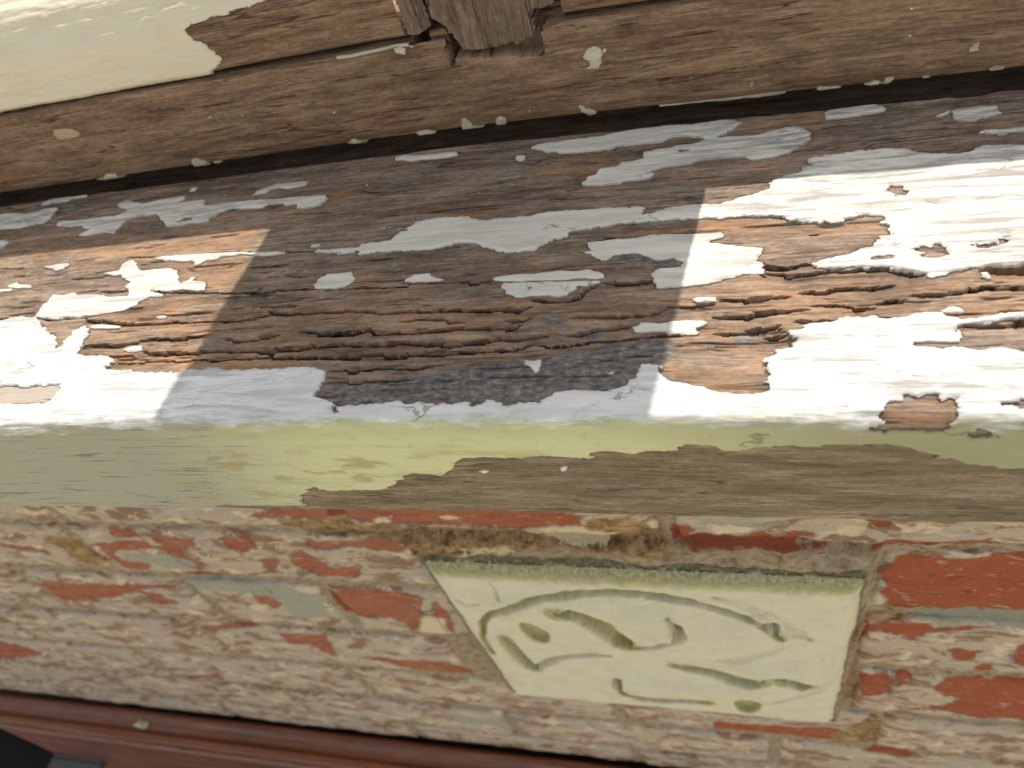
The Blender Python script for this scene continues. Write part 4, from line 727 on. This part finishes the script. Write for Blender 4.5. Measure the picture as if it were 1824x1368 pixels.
# swelling leaf shapes between the grooves
for pl, rad, amp in [(V5((800, 420), (1000, 480), (1250, 560)), 0.020, 0.0035), (V5((1100, 380), (1400, 420), (1600, 500)), 0.014, 0.003), (V6((300, 420), (600, 470), (900, 500)), 0.022, 0.003), (V6((100, 800), (500, 820), (900, 850)), 0.016, 0.003), (V6((900, 690), (1200, 690), (1280, 740)), 0.012, 0.003)]:
    d, t = linedist(pl); h += 1.7 * amp * np.exp(-(d / rad) ** 2)
for pl, w_, dep, a_ in GR:
    w_ = w_ * (1.3 if a_ > 0 else 1); tapm = 0.25 if a_ > 0 else 0.8
    d, t = linedist(pl); d = d + 0.0012 * fbm(Xg * 200, Zg * 160, 3, 53); tap = np.clip(np.minimum(t, 1 - t) * 6, tapm, 1)
    if dep > 0.02: alg = alg * (1 - np.exp(-(d / (w_ * 1.6)) ** 4))
    h -= dep * np.exp(-np.minimum((np.maximum(d, 0) / (w_ * tap)) ** 7, 50)); alg = np.maximum(alg, a_ * np.exp(-(np.maximum(d, 0) / (w_ * 1.2)) ** 3))
for pl in (V5((855, 550)), V6((845, 925))):
    q = to_plane(pl, VY)[0]; d = np.hypot(Xg - q[0], (Zg - q[1]) * 0.42) + 0.0008 * fbm(Xg * 150, Zg * 90, 2, 54)
    h -= 0.005 * sstep(0.0092, 0.0078, d); alg = np.maximum(alg, 1.3 * sstep(0.0096, 0.0080, d))
e = np.minimum(np.minimum(Xg - VX0, VX1 - Xg), np.minimum(Zg - VZ0, VZ1 - Zg)); h -= 0.0055 * np.exp(-(e / 0.0042) ** 1.5)
alg = np.maximum(alg, 0.9 * sstep(0.022, 0.0, VZ1 - Zg)); alg = np.maximum(alg, 0.4 * sstep(0.006, 0.0, VX1 - Xg))
moss = sstep(0.010, 0.0, VZ1 - Zg)
wobm = sstep(0.012, 0.0, e); front = np.stack([Xg + wobm * 0.0012 * fbm(Xg * 60, Zg * 60, 3, 91), VY - h, Zg + CH + 0 * Xg], -1).reshape(-1, 3); nx, nz = Xg.shape; idx = np.arange(nx * nz).reshape(nx, nz)
loop = np.concatenate([idx[:, 0], idx[-1, 1:], idx[-2::-1, -1], idx[0, -2:0:-1]])
rings = [front]; qs = [grid_quads(nx, nz)]; alr = [alg.ravel()]; msr = [moss.ravel()]; uvr = [np.stack([Xg, Zg], -1).reshape(-1, 2)]
prev = loop; base = nx * nz; isTop = (np.abs(front[loop][:, 2] - CH - VZ1) < 1e-6).astype(float)
for k in range(1, 13):
    r_ = front[loop].copy(); dpt = k * 0.0014; r_[:, 1] = VY + 0.003 + dpt; nzv = 0.0012 * fbm(r_[:, 0] * 170, r_[:, 1] * 400, 3, 57) + 0.0006 * vnoise(r_[:, 0] * 600, r_[:, 1] * 900, 58)
    r_[:, 2] += isTop * (nzv + 0.0006 * k / 12)
    rings.append(r_); bi = base + np.arange(len(loop)); qs.append(np.stack([prev, bi, np.roll(bi, -1), np.roll(prev, -1)], -1)); prev = bi; base += len(loop)
    alr.append(0.3 + 0.7 * isTop); msr.append(isTop); u_ = uvr[0][loop].copy(); u_[:, 1] += dpt; uvr.append(u_)
g = G('painted_clay_vent'); n2 = g.noise(g.uv(70, 60), 1, 5, 0.65); n3 = g.noise(g.uv(500, 420), 1, 4, 0.7)
c = g.mix(g.step(n2, 0.4, 0.7), (0.66, 0.63, 0.49), (0.60, 0.575, 0.44))
al = g.step(g.math('ADD', g.attr('algae'), g.math('MULTIPLY', g.math('SUBTRACT', g.noise(g.uv(150, 150), 1, 5, 0.7), 0.5), 0.7)), 0.25, 0.8)
c = g.mix(g.math('MULTIPLY', al, 0.85), c, g.mix(n3, (0.25, 0.25, 0.075), (0.40, 0.40, 0.16)))
c = g.mix(g.math('MULTIPLY', g.step(g.noise(g.uv(230, 230), 1, 4, 0.7), 0.60, 0.68), g.math('MULTIPLY', al, 0.8)), c, (0.20, 0.09, 0.04))
mo_ = g.step(g.math('ADD', g.attr('moss'), g.math('MULTIPLY', g.math('SUBTRACT', g.noise(g.uv(200, 300), 1, 5, 0.75), 0.5), 0.9)), 0.35, 0.8)
c = g.mix(g.math('MULTIPLY', mo_, 0.88), c, g.ramp(n3, (0.33, (0.20, 0.19, 0.10)), (0.52, (0.42, 0.41, 0.25)), (0.68, (0.62, 0.60, 0.42))))
c = g.mix(g.math('MULTIPLY', g.step(g.noise(g.uv(120, 200), 1, 6, 0.72), 0.56, 0.70), 0.4), c, (0.42, 0.38, 0.26))
M_vent = g.done(c, 0.7, g.math('ADD', n3, g.math('ADD', n2, g.noise(g.uv(40, 170), 1, 4, 0.6))), 0.0014, 0.8, 0.35)
tag(mesh_obj('air_vent', np.concatenate(rings), np.concatenate(qs), M_vent, None, True, np.concatenate(uvr), {'algae': np.concatenate(alr), 'moss': np.concatenate(msr)}),
    'square cream painted air vent with swirling relief and green algae, set in the brick', 'air vent')

# ------------------------------------------------------------------ stained timber frame head at the foot of the wall
g = G('red_brown_stained_timber'); n1 = g.noise(g.uv(9, 260), 1, 5, 0.6)
c = g.ramp(n1, (0.35, (0.12, 0.032, 0.011)), (0.55, (0.21, 0.058, 0.018)), (0.7, (0.30, 0.09, 0.03)))
c = g.mix(g.math('MULTIPLY', g.step(g.noise(g.uv(60, 500), 1, 5, 0.7), 0.55, 0.7), 0.3), c, (0.30, 0.17, 0.13))
c = g.mix(g.math('MULTIPLY', g.attr('dust'), g.step(g.noise(g.uv(40, 900), 1, 4, 0.6), 0.3, 0.6)), c, (0.42, 0.31, 0.27))
M_mah = g.done(c, 0.28, n1, 0.0006, 0.5, 0.5)
ZF = -0.7785
pf = [(0.1815, ZF - 0.03), (0.1820, ZF - 0.003), (0.1795, ZF), (0.1640, ZF - 0.001), (0.1622, ZF - 0.004), (0.1600, ZF - 0.0045), (0.1585, ZF - 0.002), (0.1545, ZF - 0.002), (0.1530, ZF - 0.006), (0.1490, ZF - 0.011), (0.1465, ZF - 0.0095), (0.1445, ZF - 0.012), (0.1320, ZF - 0.014), (0.1170, ZF - 0.017), (0.1150, ZF - 0.020), (0.1150, ZF - 0.075), (0.17, ZF - 0.075)]
x = np.concatenate([np.linspace(-1.72, -0.95, 20), np.linspace(-0.94, -0.60, 160), np.linspace(-0.59, 0.7, 60)])
pts = np.array(pf); Ls = np.concatenate([[0], np.cumsum(np.hypot(*np.diff(pts, axis=0).T))])
sf = np.linspace(0, Ls[-1], 160); py, pz = np.interp(sf, Ls, pts[:, 0]), np.interp(sf, Ls, pts[:, 1])
lim = np.interp(x, [-1.72, -1.04, -0.873, -0.777, -0.725, -0.60, 0.7], [0.172, 0.172, 0.1416, 0.1240, 0.115, 0.115, 0.115])
Xg = np.repeat(x[:, None], len(sf), 1); Yg = np.maximum(py[None], lim[:, None]); Zg = np.repeat(pz[None], len(x), 0) + CH + 0.0004 * fbm(Xg * 12, Yg * 300, 2, 3)
lower = empty('moulded_timber_head', (-0.4, 0.16, CH + ZF - 0.075), 'red brown stained timber frame head with moulded edge at the foot of the wall', 'timber head')
mesh_obj('head_rail', np.stack([Xg, Yg, Zg], -1).reshape(-1, 3), grid_quads(len(x), len(sf))[:, ::-1], M_mah, lower, True, np.stack([Xg, np.repeat(sf[None], len(x), 0)], -1).reshape(-1, 2),
  {'dust': (0.5 * np.exp(-((Yg - 0.171) / 0.005) ** 2) + 0.9 * np.exp(-((Yg - 0.1472) / 0.0014) ** 2)).ravel()})
g = G('dark_glass_and_fill'); M_dk = g.done((0.006, 0.006, 0.007), 0.5, spec=0.2)
box('dark_pane', (-1.72, 0.171, 0.02), (0.7, 0.176, CH + ZF - 0.076), M_dk, lower, 0)
box('dark_fill', (-1.72, -0.25, CH + ZF - 0.12), (-0.45, 0.170, CH + ZF - 0.095), M_dk, lower, 0.004)  # added near-black sheet, fills in the dark below the frame
g = G('dull_grey_metal'); M_met = g.done(g.mix(g.noise(g.uv(200, 200), 1, 4, 0.6), (0.07, 0.082, 0.075), (0.13, 0.145, 0.135)), 0.45); g.b.inputs['Metallic'].default_value = 0.3
box('bracket', (-0.788, 0.080, CH + ZF - 0.016), (-0.716, 0.1215, CH + ZF - 0.012), M_met, lower, 0.0012)
box('bracket_lip', (-0.788, 0.1222, CH + ZF - 0.030), (-0.716, 0.1245, CH + ZF - 0.010), M_met, lower, 0.0008)
# a flake that has dropped onto the frame
rp = rays([(253, 1291)])[0]; rp = rp * (ZF + 0.0005) / rp[2]
import bmesh
bm = bmesh.new(); vsb = []
for k in range(9):
    a_ = k / 9 * 2 * math.pi; r_ = 0.0062 * (1 + 0.35 * math.sin(k * 2.7)); vsb.append(bm.verts.new((rp[0] + r_ * 1.5 * math.cos(a_), rp[1] + r_ * 0.75 * math.sin(a_), rp[2] + CH + 0.0012 * math.sin(k * 1.9))))
f_ = bm.faces.new(vsb); ex = bmesh.ops.extrude_face_region(bm, geom=[f_])
for v in ex['geom']:
    if isinstance(v, bmesh.types.BMVert): v.co.z += 0.0016
bm.normal_update(); me = bpy.data.meshes.new('paint_chip'); bm.to_mesh(me); bm.free(); me.materials.append(M_dab)
oc = bpy.data.objects.new('paint_chip', me); col.objects.link(oc); tag(oc, 'small fallen white paint chip lying on the red brown frame', 'paint chip')
